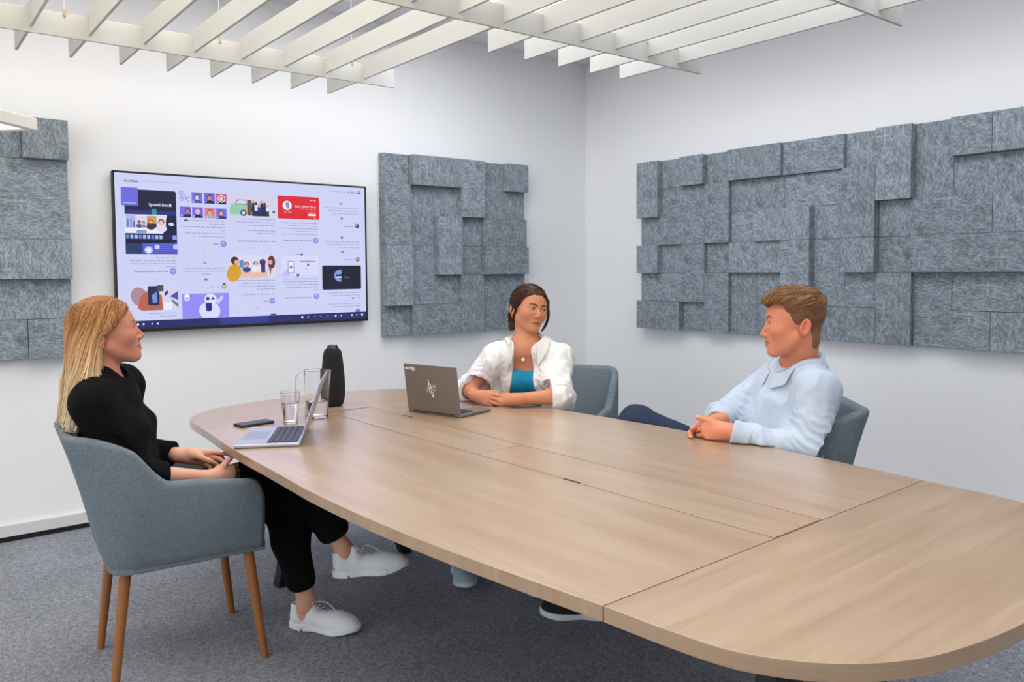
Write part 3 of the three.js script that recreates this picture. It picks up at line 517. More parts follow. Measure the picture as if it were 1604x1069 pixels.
function surface(f, lo, hi, h, colour) {
  const nx = Math.ceil((hi.x - lo.x) / h) + 2, ny = Math.ceil((hi.y - lo.y) / h) + 2, nz = Math.ceil((hi.z - lo.z) / h) + 2, S = nx * ny;
  const g = new Float32Array(S * nz), B = 8, half = B * h * 0.5, lim = half * 1.7321 * 1.5;
  for (let k = 0; k < nz; k += B) for (let j = 0; j < ny; j += B) for (let i = 0; i < nx; i += B) {
    const c = f(lo.x + i * h + half, lo.y + j * h + half, lo.z + k * h + half), far = Math.abs(c) > lim;
    for (let kk = k; kk < Math.min(nz, k + B); kk++) for (let jj = j; jj < Math.min(ny, j + B); jj++) for (let ii = i; ii < Math.min(nx, i + B); ii++) g[ii + nx * jj + S * kk] = far ? c : f(lo.x + ii * h, lo.y + jj * h, lo.z + kk * h);
  }
  const id = new Int32Array(S * nz).fill(-1), P = [], I = [], O = [0, 1, nx, nx + 1, S, S + 1, S + nx, S + nx + 1];
  const E = [[0, 1], [2, 3], [4, 5], [6, 7], [0, 2], [1, 3], [4, 6], [5, 7], [0, 4], [1, 5], [2, 6], [3, 7]];
  for (let k = 0; k < nz - 1; k++) for (let j = 0; j < ny - 1; j++) for (let i = 0; i < nx - 1; i++) {
    const q = i + nx * j + S * k; let m = 0; for (let n = 0; n < 8; n++) if (g[q + O[n]] < 0) m |= 1 << n;
    if (m === 0 || m === 255) continue;
    let x = 0, y = 0, z = 0, c = 0;
    for (const [a, b] of E) { const va = g[q + O[a]], vb = g[q + O[b]]; if ((va < 0) === (vb < 0)) continue; const t = va / (va - vb); x += (a & 1) + ((b & 1) - (a & 1)) * t; y += ((a >> 1) & 1) + (((b >> 1) & 1) - ((a >> 1) & 1)) * t; z += (a >> 2) + ((b >> 2) - (a >> 2)) * t; c++; }
    id[q] = P.length / 3; P.push(lo.x + (i + x / c) * h, lo.y + (j + y / c) * h, lo.z + (k + z / c) * h);
  }
  const quad = (a, b, c, d, flip) => { if (a < 0 || b < 0 || c < 0 || d < 0) return; if (flip) I.push(a, c, b, a, d, c); else I.push(a, b, c, a, c, d); };
  for (let k = 1; k < nz - 1; k++) for (let j = 1; j < ny - 1; j++) for (let i = 1; i < nx - 1; i++) {
    const q = i + nx * j + S * k, s = g[q] < 0;
    if (s !== g[q + 1] < 0) quad(id[q - nx - S], id[q - S], id[q], id[q - nx], !s);
    if (s !== g[q + nx] < 0) quad(id[q - 1 - S], id[q - 1], id[q], id[q - S], !s);
    if (s !== g[q + S] < 0) quad(id[q - 1 - nx], id[q - nx], id[q], id[q - 1], !s);
  }
  const n = P.length / 3, pos = new Float32Array(P), nor = new Float32Array(n * 3), col = colour ? new Float32Array(n * 3) : null, e = h * 0.35, out = [0, 0, 0];
  for (let v = 0; v < n; v++) {
    let x = pos[3 * v], y = pos[3 * v + 1], z = pos[3 * v + 2];
    for (let it = 0; it < 2; it++) {
      const a = f(x + e, y - e, z - e), b = f(x - e, y - e, z + e), c = f(x - e, y + e, z - e), d = f(x + e, y + e, z + e);
      let gx = a - b - c + d, gy = -a - b + c + d, gz = -a + b - c + d; const L = Math.hypot(gx, gy, gz) || 1, m = (a + b + c + d) / 4; gx /= L; gy /= L; gz /= L;
      const st = clamp(m, -h * 0.4, h * 0.4); if (it === 0) { x -= gx * st; y -= gy * st; z -= gz * st; }
      nor[3 * v] = gx; nor[3 * v + 1] = gy; nor[3 * v + 2] = gz;
    }
    pos[3 * v] = x; pos[3 * v + 1] = y; pos[3 * v + 2] = z;
    if (col) { colour(x, y, z, nor[3 * v], nor[3 * v + 1], nor[3 * v + 2], out); col[3 * v] = out[0]; col[3 * v + 1] = out[1]; col[3 * v + 2] = out[2]; }
  }
  const G = new THREE.BufferGeometry(); G.setAttribute('position', new THREE.BufferAttribute(pos, 3)); G.setAttribute('normal', new THREE.BufferAttribute(nor, 3)); if (col) G.setAttribute('color', new THREE.BufferAttribute(col, 3)); G.setIndex(I);
  return G;
}
const grow = (pts, m) => { const b = new THREE.Box3().setFromPoints(pts); b.expandByScalar(m); return b; };
const lin = (hex) => { const c = new THREE.Color(hex); return [c.r, c.g, c.b]; };
const lerp3 = (o, a, t) => { for (let i = 0; i < 3; i++) o[i] += (a[i] - o[i]) * t; };
// ridged, stretched noise for cloth folds
const crease = (x, y, z, s) => { const w = 0.35 * noise(x * s * 0.5 + 3.1, y * s * 0.5, z * s * 0.5); const n = noise(x * s + w, y * s * 0.8 + w, z * s - w); return 1 - 2.6 * Math.sqrt(n * n + 0.004); };

// what a body may not enter: the table top and the chair that carries it
const keepOut = (chair) => {
  const c = Math.cos(chair.rotation.y), s = Math.sin(chair.rotation.y), X = chair.position.x, Z = chair.position.z, tc = Math.cos(TABLE_TURN), ts = Math.sin(TABLE_TURN);
  return (q, x, y, z) => {
    const l = x * ts + z * tc - TU, w = x * tc - z * ts - TV0;
    if (Math.abs(l) < 1.8 && y < 0.8 && y > 0.68) q = smax(q, -Math.max(Math.abs(w) - tableHalf(l) - 0.007, y - TH - 0.004, TH - 0.04 - y), 0.004);
    const dx = x - X, dz = z - Z, xl = dx * c - dz * s, zl = dx * s + dz * c;
    if (zl < 0.3 && y < 0.92 && Math.abs(xl) < 0.4) {
      const k = (y - 0.4) / 0.476, lean = 0.125 * (0.55 * k + 0.45 * k * k), fl = 0.028 * Math.sin(clamp(k * 1.6) * 1.5708);
      if (zl < 0.265) q = smax(q, 0.484 - y, 0.008);
      if (y < chairTop(zl) + 0.004 && y > 0.4) q = smax(q, Math.max(Math.abs(xl) - (0.19 + fl), -(zl + 0.21 + lean)), 0.006);
    }
    return q;
  };
};
// ring-shaped folds where a sleeve bends
const sleeveFold = (A, B, C) => { const u = B.clone().sub(A), L1 = u.length(), v = C.clone().sub(B), L2 = v.length(); u.divideScalar(L1); v.divideScalar(L2); return (x, y, z) => { const dx = x - B.x, dy = y - B.y, dz = z - B.z, r2 = dx * dx + dy * dy + dz * dz; if (r2 > 0.05) return 0; const t = Math.max(0, dx * v.x + dy * v.y + dz * v.z) - Math.max(0, -(dx * u.x + dy * u.y + dz * u.z)); const s = Math.sin(t * 175 + 5 * noise(x * 14, y * 14, z * 14)); return (s > 0 ? s : s * 0.6) * Math.exp(-r2 / 0.013) * (0.55 + 0.9 * noise(x * 9 + 2, y * 9, z * 9)); }; };
// ---------- heads ----------
// head axes: x to the person's left, y up, z out of the face; origin between the ears at eye height
function headSpec(H, fwd, roll = 0, o = {}) {
  let B = basis(fwd); if (roll) { const q = new THREE.Quaternion().setFromAxisAngle(B[2], roll); B = [B[0].clone().applyQuaternion(q), B[1].clone().applyQuaternion(q), B[2]]; }
  const s = o.scale || 1, jaw = o.jaw ?? 1, nose = o.nose ?? 1, eyeH = o.eye || 0.0038, cheek = o.cheek || 0, nl = o.noseLen || 0, long = o.long || 0;
  const loc = (x, y, z) => { const px = (x - H.x) / s, py = (y - H.y) / s, pz = (z - H.z) / s; return [px * B[0].x + py * B[0].y + pz * B[0].z, px * B[1].x + py * B[1].y + pz * B[1].z, px * B[2].x + py * B[2].y + pz * B[2].z]; };
  const world = (x, y, z) => H.clone().addScaledVector(B[0], x * s).addScaledVector(B[1], y * s).addScaledVector(B[2], z * s);
  const skin = (X, Y, Z) => {
    const [sx, y0, z] = loc(X, Y, Z), x = Math.abs(sx), y = z > -0.02 ? y0 + long * sstep(-0.045, -0.1, y0) * sstep(-0.02, 0.02, z) : y0;
    let d = ell(x, y, z, 0, 0.032, -0.014, 0.073, 0.079, 0.095);
    d = smin(d, ell(x, y, z, 0, 0.018, 0.03, 0.062, 0.07, 0.056), 0.03);
    d = smin(d, ell(x, y, z, 0, -0.038, 0.026, 0.056 * jaw, 0.068, 0.058), 0.03);
    d = smin(d, cap(x, y, z, 0.051 * jaw, -0.052, -0.006, 0.017 * jaw, -0.097, 0.058, 0.015, 0.015), 0.03);
    d = smin(d, ell(x, y, z, 0, -0.097, 0.0705, 0.022 * jaw, 0.017, 0.0175), 0.022);
    d = smin(d, ell(x, y, z, 0.037, -0.027, 0.053, 0.021 + cheek, 0.02 + cheek, 0.02 + cheek), 0.034);
    d = smin(d, cap(x, y, z, 0.008, 0.0165, 0.0795, 0.043, 0.0155, 0.061, 0.0085, 0.0075), 0.018);
    d = smax(d, -ell(x, y, z, 0.031, -0.001, 0.094, 0.017, 0.0095, 0.014), 0.014);
    d = smin(d, ell(x, y, z, 0, -0.067, 0.061, 0.03, 0.027, 0.028), 0.018);
    d = smin(d, cap(x, y, z, 0, 0.01, 0.0785, 0, -0.031 - nl, 0.1 + 0.003 * nose, 0.0062, 0.0088 * nose), 0.012);
    d = smin(d, ell(x, y, z, 0.0095, -0.0375 - nl * 0.8, 0.0925, 0.0075, 0.0068, 0.0095), 0.007);
    d = smin(d, cap(x, y, z, 0, -0.04 - nl * 0.8, 0.099, 0, -0.047 - nl * 0.6, 0.088, 0.0045, 0.0045), 0.006);
    d = smax(d, -ell(x, y, z, 0.0062, -0.0445 - nl * 0.85, 0.097, 0.0028, 0.003, 0.0045), 0.003);
    d = smin(d, cap(x, y, z, 0, -0.0615, 0.0905, 0.0235, -0.0667, 0.0775, 0.0052, 0.0024), 0.005);
    d = smin(d, cap(x, y, z, 0, -0.0742, 0.0885, 0.0205, -0.0697, 0.0775, 0.0062, 0.0028), 0.006);
    d = smax(d, -cap(x, y, z, 0, -0.0678, 0.0965, 0.0245, -0.0676, 0.082, 0.0018, 0.001), 0.0025);
    d = smin(d, sph(x, y, z, 0.0312, -0.0005, 0.0708, 0.0142), 0.006);
    d = smax(d, -ell(x, y, z, 0.0312, -0.001 + 0.06 * (x - 0.0312), 0.0865, 0.0134, eyeH, 0.0135), 0.002);
    // ear: a rim with a hollow
    const ex = x - 0.0725, ey = y + 0.012, ez = z + 0.03, er = ey * 0.97 - ez * 0.22, ef = ez * 0.97 + ey * 0.22;
    let e = ell(ex - 0.25 * Math.max(0, -ef) * 0.6, er, ef, 0.004, 0, -0.004, 0.0075, 0.031, 0.0185);
    e = smax(e, -ell(ex, er, ef, 0.0125, 0.003, -0.002, 0.0105, 0.0215, 0.0108), 0.004);
    e = smin(e, ell(ex, er, ef, 0.006, 0.004, -0.0085, 0.003, 0.016, 0.0028), 0.004);
    e = smin(e, ell(ex, er, ef, 0.002, -0.004, 0.0095, 0.0055, 0.0085, 0.005), 0.005);
    return smin(d, e, 0.007) * s * 0.92;
  };
  const lip = lin(o.lip || 0xb4625a), brow = lin(o.brow || 0x7a5236), lash = lin(0x2a1c18), flush = lin(o.flush || 0xd98670), dark = lin(0x5a2a22);
  const paint = (X, Y, Z, out, base) => {
    out[0] = base[0]; out[1] = base[1]; out[2] = base[2];
    const [sx, y0, z] = loc(X, Y, Z), x = Math.abs(sx), y = z > -0.02 ? y0 + long * sstep(-0.045, -0.1, y0) * sstep(-0.02, 0.02, z) : y0;
    if (z < -0.06 || Math.abs(y) > 0.15) return;
    const bl = 1 - sstep(0, 0.03, Math.hypot(x - 0.046, (y + 0.035) * 1.1, (z - 0.055) * 0.8)); lerp3(out, flush, 0.35 * bl);
    if (z > 0.02) {
      const ns = 1 - sstep(0.006, 0.02, Math.hypot(x, y + 0.034, (z - 0.104) * 0.7)); lerp3(out, flush, 0.3 * ns);
      if (z > 0.05 && x < 0.027) {
        const q = 1 - Math.pow(x / 0.0255, 2), up = 0.0072 * q * (1 - 0.22 * Math.exp(-Math.pow(x / 0.0045, 2))), dn = 0.0092 * q, v = y + 0.0677;
        lerp3(out, lip, 0.85 * (1 - sstep(-0.0004, 0.0012, v > 0 ? v - up : -v - dn)) * sstep(-0.02, 0.1, q));
        lerp3(out, dark, 0.75 * (1 - sstep(0.0003, 0.0019, Math.abs(v))) * sstep(0, 0.12, q));
      }
      const by = 0.0165 + 0.0055 * Math.sin(clamp((x - 0.012) / 0.036) * Math.PI * 0.85), th = mixn(0.0042, 0.002, clamp((x - 0.012) / 0.036)) * (o.browThick || 1);
      if (x > 0.009 && x < 0.051) lerp3(out, brow, (o.browK ?? 0.85) * (1 - sstep(th * 0.6, th * 1.25, Math.abs(y - by))) * sstep(0.009, 0.014, x) * (1 - sstep(0.045, 0.051, x)));
      const el = ell(x, y, z, 0.0312, -0.001 + 0.06 * (x - 0.0312), 0.0865, 0.0134, eyeH, 0.0135);
      if (el < 0.006) lerp3(out, lash, (o.lash ?? 0.8) * (y > -0.001 ? 1 - sstep(0.0008, 0.0032 * (o.lashW || 1), el) : 0.45 * (1 - sstep(0.0002, 0.0016, el))));
    }
    if (z < -0.012 && x > 0.069 && y > -0.045 && y < 0.025) lerp3(out, flush, 0.4);
  };
  return { H, B, s, loc, world, skin, paint, prim: pFn(skin, world(0, -0.005, 0.005), 0.14 * s, 0.03) };
}
function eyes(parent, hd, base, gaze, irisHex) {
  const iris = lin(irisHex), w = lin(0xc9beb6);
  for (const s of [-1, 1]) {
    const g = new THREE.SphereGeometry(0.0127 * hd.s, 24, 40), p = g.attributes.position, c = new Float32Array(p.count * 3);
    for (let i = 0; i < p.count; i++) { const a = Math.acos(clamp(p.getY(i) / (0.0127 * hd.s), -1, 1)) * 57.3; const q = a < 15 ? [0.006, 0.005, 0.005] : a < 30 ? iris : a < 33 ? iris.map((v) => v * 0.4) : w; c.set(q, 3 * i); }
    g.setAttribute('color', new THREE.BufferAttribute(c, 3));
    g.applyQuaternion(new THREE.Quaternion().setFromUnitVectors(V(0, 1, 0), gaze.clone().normalize()));
    const e = hd.world(s * 0.0312, -0.0008, 0.0708).sub(base); g.translate(e.x, e.y, e.z);
    part('eye', g, M.eye, parent);
  }
}
M.eye = std({ vertexColors: true, roughness: 0.12 });
// strands that run over a surface: starts, a direction field, and the surface to hug
function strands(f, starts, dirAt, { len = 0.3, step = 0.012, r0 = 0.0022, lift = 0.001, colourAt, stop }) {
  const P = [], N = [], C = [], I = [], sides = 5;
  const grad = (p) => { const e = 0.003; const g = V(f(p.x + e, p.y, p.z) - f(p.x - e, p.y, p.z), f(p.x, p.y + e, p.z) - f(p.x, p.y - e, p.z), f(p.x, p.y, p.z + e) - f(p.x, p.y, p.z - e)); return g.normalize(); };
  const o = [0, 0, 0];
  for (const st of starts) {
    let p = st.clone(), pts = [], L = len * rr(0.75, 1.05), r = r0 * rr(0.6, 1.25), li = lift + rr(-0.0015, 0.0015), tint = rnd();
    for (let t = 0; t < L; t += step) {
      for (let q = 0; q < 2; q++) { const g = grad(p); p.addScaledVector(g, -(f(p.x, p.y, p.z) - li)); }
      const g = grad(p); pts.push({ p: p.clone(), g, t: t / L });
      if (stop && stop(p)) break;
      const d = dirAt(p, t / L).clone(); d.addScaledVector(g, -d.dot(g)); if (d.lengthSq() < 1e-8) break; p = p.addScaledVector(d.normalize(), step);
    }
    if (pts.length < 3) continue;
    const b0 = P.length / 3;
    pts.forEach((q, i) => {
      const a = pts[Math.max(0, i - 1)].p, b = pts[Math.min(pts.length - 1, i + 1)].p, T = b.clone().sub(a).normalize(), S = new THREE.Vector3().crossVectors(T, q.g).normalize();
      const R = r * (i === 0 ? 0.5 : 1) * (1 - 0.85 * Math.pow(i / (pts.length - 1), 3)); colourAt(q.t, tint, q.p, o);
      for (let k = 0; k < sides; k++) { const an = (k / sides) * Math.PI * 2, n = S.clone().multiplyScalar(Math.cos(an)).addScaledVector(q.g, Math.sin(an)); P.push(q.p.x + n.x * R * 1.5 * Math.abs(Math.cos(an)) + n.x * R * 0.3, q.p.y + n.y * R, q.p.z + n.z * R); N.push(n.x, n.y, n.z); C.push(...o); }
    });
    for (let i = 0; i < pts.length - 1; i++) for (let k = 0; k < sides; k++) { const a = b0 + i * sides + k, b = b0 + i * sides + (k + 1) % sides, c = a + sides, d = b + sides; I.push(a, c, b, b, c, d); }
  }
  const G = new THREE.BufferGeometry(); G.setAttribute('position', new THREE.Float32BufferAttribute(P, 3)); G.setAttribute('normal', new THREE.Float32BufferAttribute(N, 3)); G.setAttribute('color', new THREE.Float32BufferAttribute(C, 3)); G.setIndex(I); return G;
}
// ---------- hands ----------
function hand({ w, d, n, right, size = 1, curl, spread = [0.1, 0.02, -0.05, -0.12], thumb, nail }) {
  d = d.clone().normalize(); n = n.clone().addScaledVector(d, -n.dot(d)).normalize();
  const s = new THREE.Vector3().crossVectors(d, n).multiplyScalar(right ? 1 : -1), out = [], tips = [], S = size;
  const at = (a, b, c) => w.clone().addScaledVector(d, a * S).addScaledVector(s, b * S).addScaledVector(n, c * S);
  const off = [0.027, 0.0095, -0.009, -0.0255], ln = [0.084, 0.087, 0.081, 0.072], bones = [[0.041, 0.025, 0.021], [0.045, 0.028, 0.022], [0.042, 0.026, 0.021], [0.033, 0.02, 0.019]];
  out.push(pCap(at(-0.03, 0, 0), at(0.03, 0, 0), 0.026 * S, 0.024 * S, 0.02));
  const fingers = [];
  for (let i = 0; i < 4; i++) {
    let p = at(ln[i], off[i], i === 0 || i === 3 ? 0.002 : 0); out.push(pCap(at(0.012, off[i] * 0.55, 0), p, 0.0135 * S, 0.0108 * S, 0.018));
    let a = 0; const rs = [0.0098, 0.0088, 0.0079, 0.0066].map((q) => q * S * (i === 3 ? 0.86 : 1));
    const segs = [];
    for (let j = 0; j < 3; j++) {
      a += curl[i][j]; const dir = d.clone().multiplyScalar(Math.cos(a)).addScaledVector(n, Math.sin(a)).addScaledVector(s, spread[i] * Math.cos(a)).normalize();
      const q = p.clone().addScaledVector(dir, bones[i][j] * S); segs.push([p.clone(), q.clone(), rs[j], rs[j + 1]]);
      if (j === 2) tips.push({ p: q.clone().addScaledVector(dir, -0.006 * S), b: n.clone().multiplyScalar(-Math.cos(a)).addScaledVector(d, Math.sin(a)), dir }); p = q;
    }
    const c = segs[1][0];
    fingers.push(pFn((x, y, z) => { let m = 1e3; for (const [u, v, ra, rb] of segs) m = smin(m, cap(x, y, z, u.x, u.y, u.z, v.x, v.y, v.z, ra, rb), 0.004); return m; }, c, 0.075 * S, 0.003));
  }
  const b = at(0.018, 0.016, 0.008), t1 = thumb[0].clone().normalize(), t2 = thumb[1].clone().normalize();
  const k1 = b.clone().addScaledVector(t1, 0.043 * S), k2 = k1.clone().addScaledVector(t2, 0.033 * S), k3 = k2.clone().addScaledVector(t2.clone().addScaledVector(t1, -0.15).normalize(), 0.026 * S);
  out.push(pCap(b, k1, 0.0165 * S, 0.012 * S, 0.014));
  out.push(...fingers);
  out.push(pFn((x, y, z) => smin(cap(x, y, z, k1.x, k1.y, k1.z, k2.x, k2.y, k2.z, 0.0115 * S, 0.0102 * S), cap(x, y, z, k2.x, k2.y, k2.z, k3.x, k3.y, k3.z, 0.0102 * S, 0.0078 * S), 0.004), k2, 0.05, 0.006));
  tips.push({ p: k3.clone().addScaledVector(t2, -0.006 * S), b: s.clone().multiplyScalar(0.6).addScaledVector(n, -0.8).normalize(), dir: t2 });
  return { prims: out, tips, nail };
}
const paintNails = (hands) => (x, y, z, nx, ny, nz, o) => { for (const h of hands) for (const t of h.tips) { const dx = x - t.p.x, dy = y - t.p.y, dz = z - t.p.z; if (dx * dx + dy * dy + dz * dz > 0.00022) continue; const u = dx * t.dir.x + dy * t.dir.y + dz * t.dir.z; if (nx * t.b.x + ny * t.b.y + nz * t.b.z > 0.45 && u > -0.002) lerp3(o, h.nail, 0.95); } };
// ---------- shoes: z towards the toe, heel at the origin ----------
function shoeGeometry(L, kind) {
  const k = L / 0.28, lo = V(-0.065, -0.005, -0.02).multiplyScalar(k), hi = V(0.065, 0.135, 0.3).multiplyScalar(k);
  const low = kind === 'slip';
  const up = (x, y, z) => {
    x /= k; y /= k; z /= k; const ax = x * (1 - 0.12 * sstep(0.1, 0.25, z) * Math.sign(x));
    let d = ell(ax, y, z, 0, 0.03, 0.2, 0.047, 0.041, 0.078);
    d = smin(d, ell(ax, y, z, 0, 0.03, 0.228, 0.042, 0.036, 0.052), 0.01);
    d = smin(d, cap(ax, y * 1.0, z, 0, 0.045, 0.04, 0, 0.036, 0.19, 0.034, 0.036), 0.03);
    d = smin(d, cap(ax, y, z, 0, 0.05, 0.032, 0, low ? 0.066 : 0.085, 0.028, 0.034, low ? 0.03 : 0.029), 0.02);
    if (!low) d = smin(d, cap(ax, y, z, 0, 0.07, 0.085, 0, 0.098, 0.082, 0.024, 0.017), 0.02);
    d = smax(d, -ell(ax, y, z, 0, low ? 0.1 : 0.118, 0.036, 0.025, low ? 0.045 : 0.05, low ? 0.06 : 0.036), 0.006);
    d = smax(d, 0.018 - y, 0.004); d = smax(d, y - 0.116 + (low ? 0.03 : 0), 0.004);
    if (kind === 'runner') d += 0.0015 * Math.sin(z * 220 + ax * 60) * sstep(0.03, 0.06, y);
    return d * k * 0.9;
  };
  const sole = (x, y, z) => {
    x /= k; y /= k; z /= k; const ax = Math.abs(x * (1 - 0.1 * sstep(0.1, 0.25, z) * Math.sign(x)));
    const w = 0.036 + 0.014 * sstep(0.08, 0.2, z) - 0.004 * Math.exp(-Math.pow((z - 0.1) / 0.04, 2)), rise = low ? 0.006 * sstep(0.2, 0.29, z) : 0.016 * Math.pow(sstep(0.17, 0.29, z), 1.5);
    let d = smax(ell(ax, 0, z, 0, 0, 0.052, w, 1, 0.062), -0.02, 0.001);
    d = Math.min(d, ell(ax, 0, z, 0, 0, 0.205, w + 0.002, 1, 0.082)); d = smin(d, Math.max(ax - w * 0.94, Math.abs(z - 0.125) - 0.075), 0.02);
    const th = low ? 0.027 : 0.03 - 0.008 * sstep(0.12, 0.24, z);
    d = smax(d, Math.abs(y - rise - th / 2) - th / 2, 0.006);
    if (!low) d = smax(d, -Math.max(Math.abs(z - 0.06) - 0.003, y - 0.012, 0.02 - ax), 0.002);
    return d * k * 0.9;
  };
  const lace = [];
  if (!low) {
    for (let i = 0; i < 6; i++) { const z = (0.1 + i * 0.0155) * k, y = (0.104 - i * 0.0082) * k, w = (0.017 + i * 0.0009) * k; lace.push(tube([V(-w, y - 0.006 * k, z), V(-w * 0.5, y + 0.0005 * k, z + (i % 2 ? 0.006 : 0) * k), V(w * 0.5, y + 0.0005 * k, z + (i % 2 ? 0 : 0.006) * k), V(w, y - 0.006 * k, z)], 0.0022 * k, 6, 14)); }
    lace.push(tube([V(0, 0.108 * k, 0.1 * k), V(0.02 * k, 0.113 * k, 0.092 * k), V(0.032 * k, 0.096 * k, 0.11 * k), V(0.034 * k, 0.084 * k, 0.125 * k)], 0.002 * k, 6, 16), tube([V(0, 0.108 * k, 0.1 * k), V(-0.02 * k, 0.114 * k, 0.1 * k), V(-0.033 * k, 0.094 * k, 0.12 * k)], 0.002 * k, 6, 16), tube([V(0, 0.107 * k, 0.1 * k), V(0.012 * k, 0.104 * k, 0.14 * k), V(0.005 * k, 0.078 * k, 0.185 * k)], 0.0024 * k, 6, 16));
  }
  return { upper: metricUV(surface(up, lo, hi, 0.0035 * k)), sole: metricUV(surface(sole, lo, hi, 0.0035 * k)), laces: lace.length ? join(lace) : null };
}
function shoe(parent, geo, mats, heel, dir, base) {
  const B = basis(dir), g = new THREE.Group(); g.name = 'shoe'; parent.add(g);
  g.quaternion.setFromRotationMatrix(new THREE.Matrix4().makeBasis(B[0], B[1], B[2])); g.position.copy(heel).sub(base);
  part('upper', geo.upper, mats[0], g); part('sole', geo.sole, mats[1], g); if (geo.laces) part('laces', geo.laces, mats[2], g);
}

// a folded shirt collar round the neck: angle 0 is the nape
function collarMesh({ c, d, l, r, stand, drop, fall, half, spread, lean = 0.02, f }) {
  const N = 56, rows = [], up = V(0, 1, 0);
  for (let i = 0; i <= N; i++) {
    const th = -half + (2 * half * i) / N, q = (1 - Math.cos(th)) / 2, e = Math.pow(Math.abs(th) / half, 3), dir = d.clone().multiplyScalar(-Math.cos(th)).addScaledVector(l, Math.sin(th));
    const base = c.clone().addScaledVector(dir, r * (1 + 0.06 * q)).addScaledVector(up, -drop * q), hs = stand * (1 - 0.35 * q), fl = mixn(fall[0], fall[1], e), at = (o, y) => base.clone().addScaledVector(dir, o).addScaledVector(up, y);
    const w = 0.0012 * Math.sin(th * 9);
    rows.push([at(0, -0.012), at(0.001, hs * 0.5), at(0.003 + lean * 0.2, hs), at(0.0065 + lean * 0.3, hs + 0.003), at(0.011 + lean * 0.4 + w, hs - 0.004), at(0.016 + spread * q * 0.5 + w, hs - fl * 0.55), at(0.021 + spread * q + w, hs - fl), at(0.0185 + spread * q + w, hs - fl - 0.001), at(0.0125 + spread * q * 0.5 + w, hs - fl * 0.55), at(0.007 + lean * 0.3, hs - 0.008), at(0.005, 0), at(0.004, -0.012)]);
  }
  if (f) for (const row of rows) for (let j = 3; j < 10; j++) { const p = row[j], m = j < 7 ? 0.0065 : 0.0035; for (let k = 0; k < 14 && f(p.x, p.y, p.z) < m; k++) { const e = 0.003, v = f(p.x, p.y, p.z), gx = f(p.x + e, p.y, p.z) - v, gy = f(p.x, p.y + e, p.z) - v, gz = f(p.x, p.y, p.z + e) - v, L = Math.hypot(gx, gy, gz) || 1, st = Math.min(0.006, m + 0.001 - v); p.x += gx / L * st; p.y += gy / L * st; p.z += gz / L * st; } }
  const M2 = rows[0].length, P = [], I = [];
  for (const r2 of rows) for (const p of r2) P.push(p.x, p.y, p.z);
  for (let i = 0; i < N; i++) for (let j = 0; j < M2; j++) { const a = i * M2 + j, b = i * M2 + (j + 1) % M2, e = a + M2, f = b + M2; I.push(a, e, b, b, e, f); }
  for (const [i, s] of [[0, 1], [N, 0]]) for (let j = 1; j < M2 / 2; j++) { const a = i * M2 + j - 1, b = a + 1, e = i * M2 + M2 - j, f = e - 1; if (s) I.push(a, b, e, b, f, e); else I.push(a, e, b, b, e, f); }
  const g = new THREE.BufferGeometry(); g.setAttribute('position', new THREE.Float32BufferAttribute(P, 3)); g.setIndex(I); g.computeVertexNormals(); return metricUV(g);
}
// ---------- people ----------
const skinMat = () => phys({ vertexColors: true, roughness: 0.5, specularIntensity: 0.4, sheen: 0.25, sheenRoughness: 0.5, sheenColor: new THREE.Color(0xe8a890) });
function person(label, base, group) { const t = thing('person', label, 'person', [base.x, base.y, base.z]); return t; }
const piece = (name, g, mat, parent, base, label) => part(name, g.translate(-base.x, -base.y, -base.z), mat, parent, label);
const mergeSkin = (list) => mergeGeometries(list.map((g) => { g.deleteAttribute('uv'); return g; }));
function limbs(J, r) {
  return [pCap(J.Lsh, J.Lelb, r.sh, r.el), pCap(J.Lelb, J.Lwr, r.el * 1.02, r.wr, 0.02), pCap(J.Rsh, J.Relb, r.sh, r.el), pCap(J.Relb, J.Rwr, r.el * 1.02, r.wr, 0.02)];
}
function legs(J, r) {
  const out = [];
  for (const s of ['L', 'R']) {
    out.push(pCap(J[s + 'hip'], J[s + 'knee'], r.th, r.kn, 0.04), pCap(J[s + 'knee'], J[s + 'ank'], r.kn * 0.96, r.an, 0.03));
    const m = J[s + 'knee'].clone().lerp(J[s + 'ank'], 0.3); out.push(pSph(m, r.calf, 0.05));
    if (J[s + 'toe']) out.push(pCap(J[s + 'heel'], J[s + 'toe'], r.an * 0.85, 0.02, 0.03), pCap(J[s + 'ank'], J[s + 'heel'], r.an, r.an * 0.85, 0.02));
  }
  return out;
}
const toLeft = (d) => V(d.z, 0, -d.x);
// meshes one body: coarse where clothes cover it, fine inside the given boxes
function bodySkin(f, all, fine, paint) {
  const parts = [], inF = fine.map((b) => boxField(b[0], b[1])), cut = fine.map((b) => boxField(b[0].clone().addScalar(0.006), b[1].clone().addScalar(-0.006)));
  const b = grow(all, 0.16);
  parts.push(surface((x, y, z) => { let d = f(x, y, z); for (const c of cut) d = Math.max(d, -c(x, y, z)); return d; }, b.min, b.max, 0.011, paint));
  fine.forEach((q, i) => parts.push(surface((x, y, z) => Math.max(f(x, y, z), inF[i](x, y, z)), q[0].clone().addScalar(-0.006), q[1].clone().addScalar(0.006), q[2], paint)));
  return mergeSkin(parts);
}

M.hair = phys({ vertexColors: true, roughness: 0.42, specularIntensity: 0.5 });
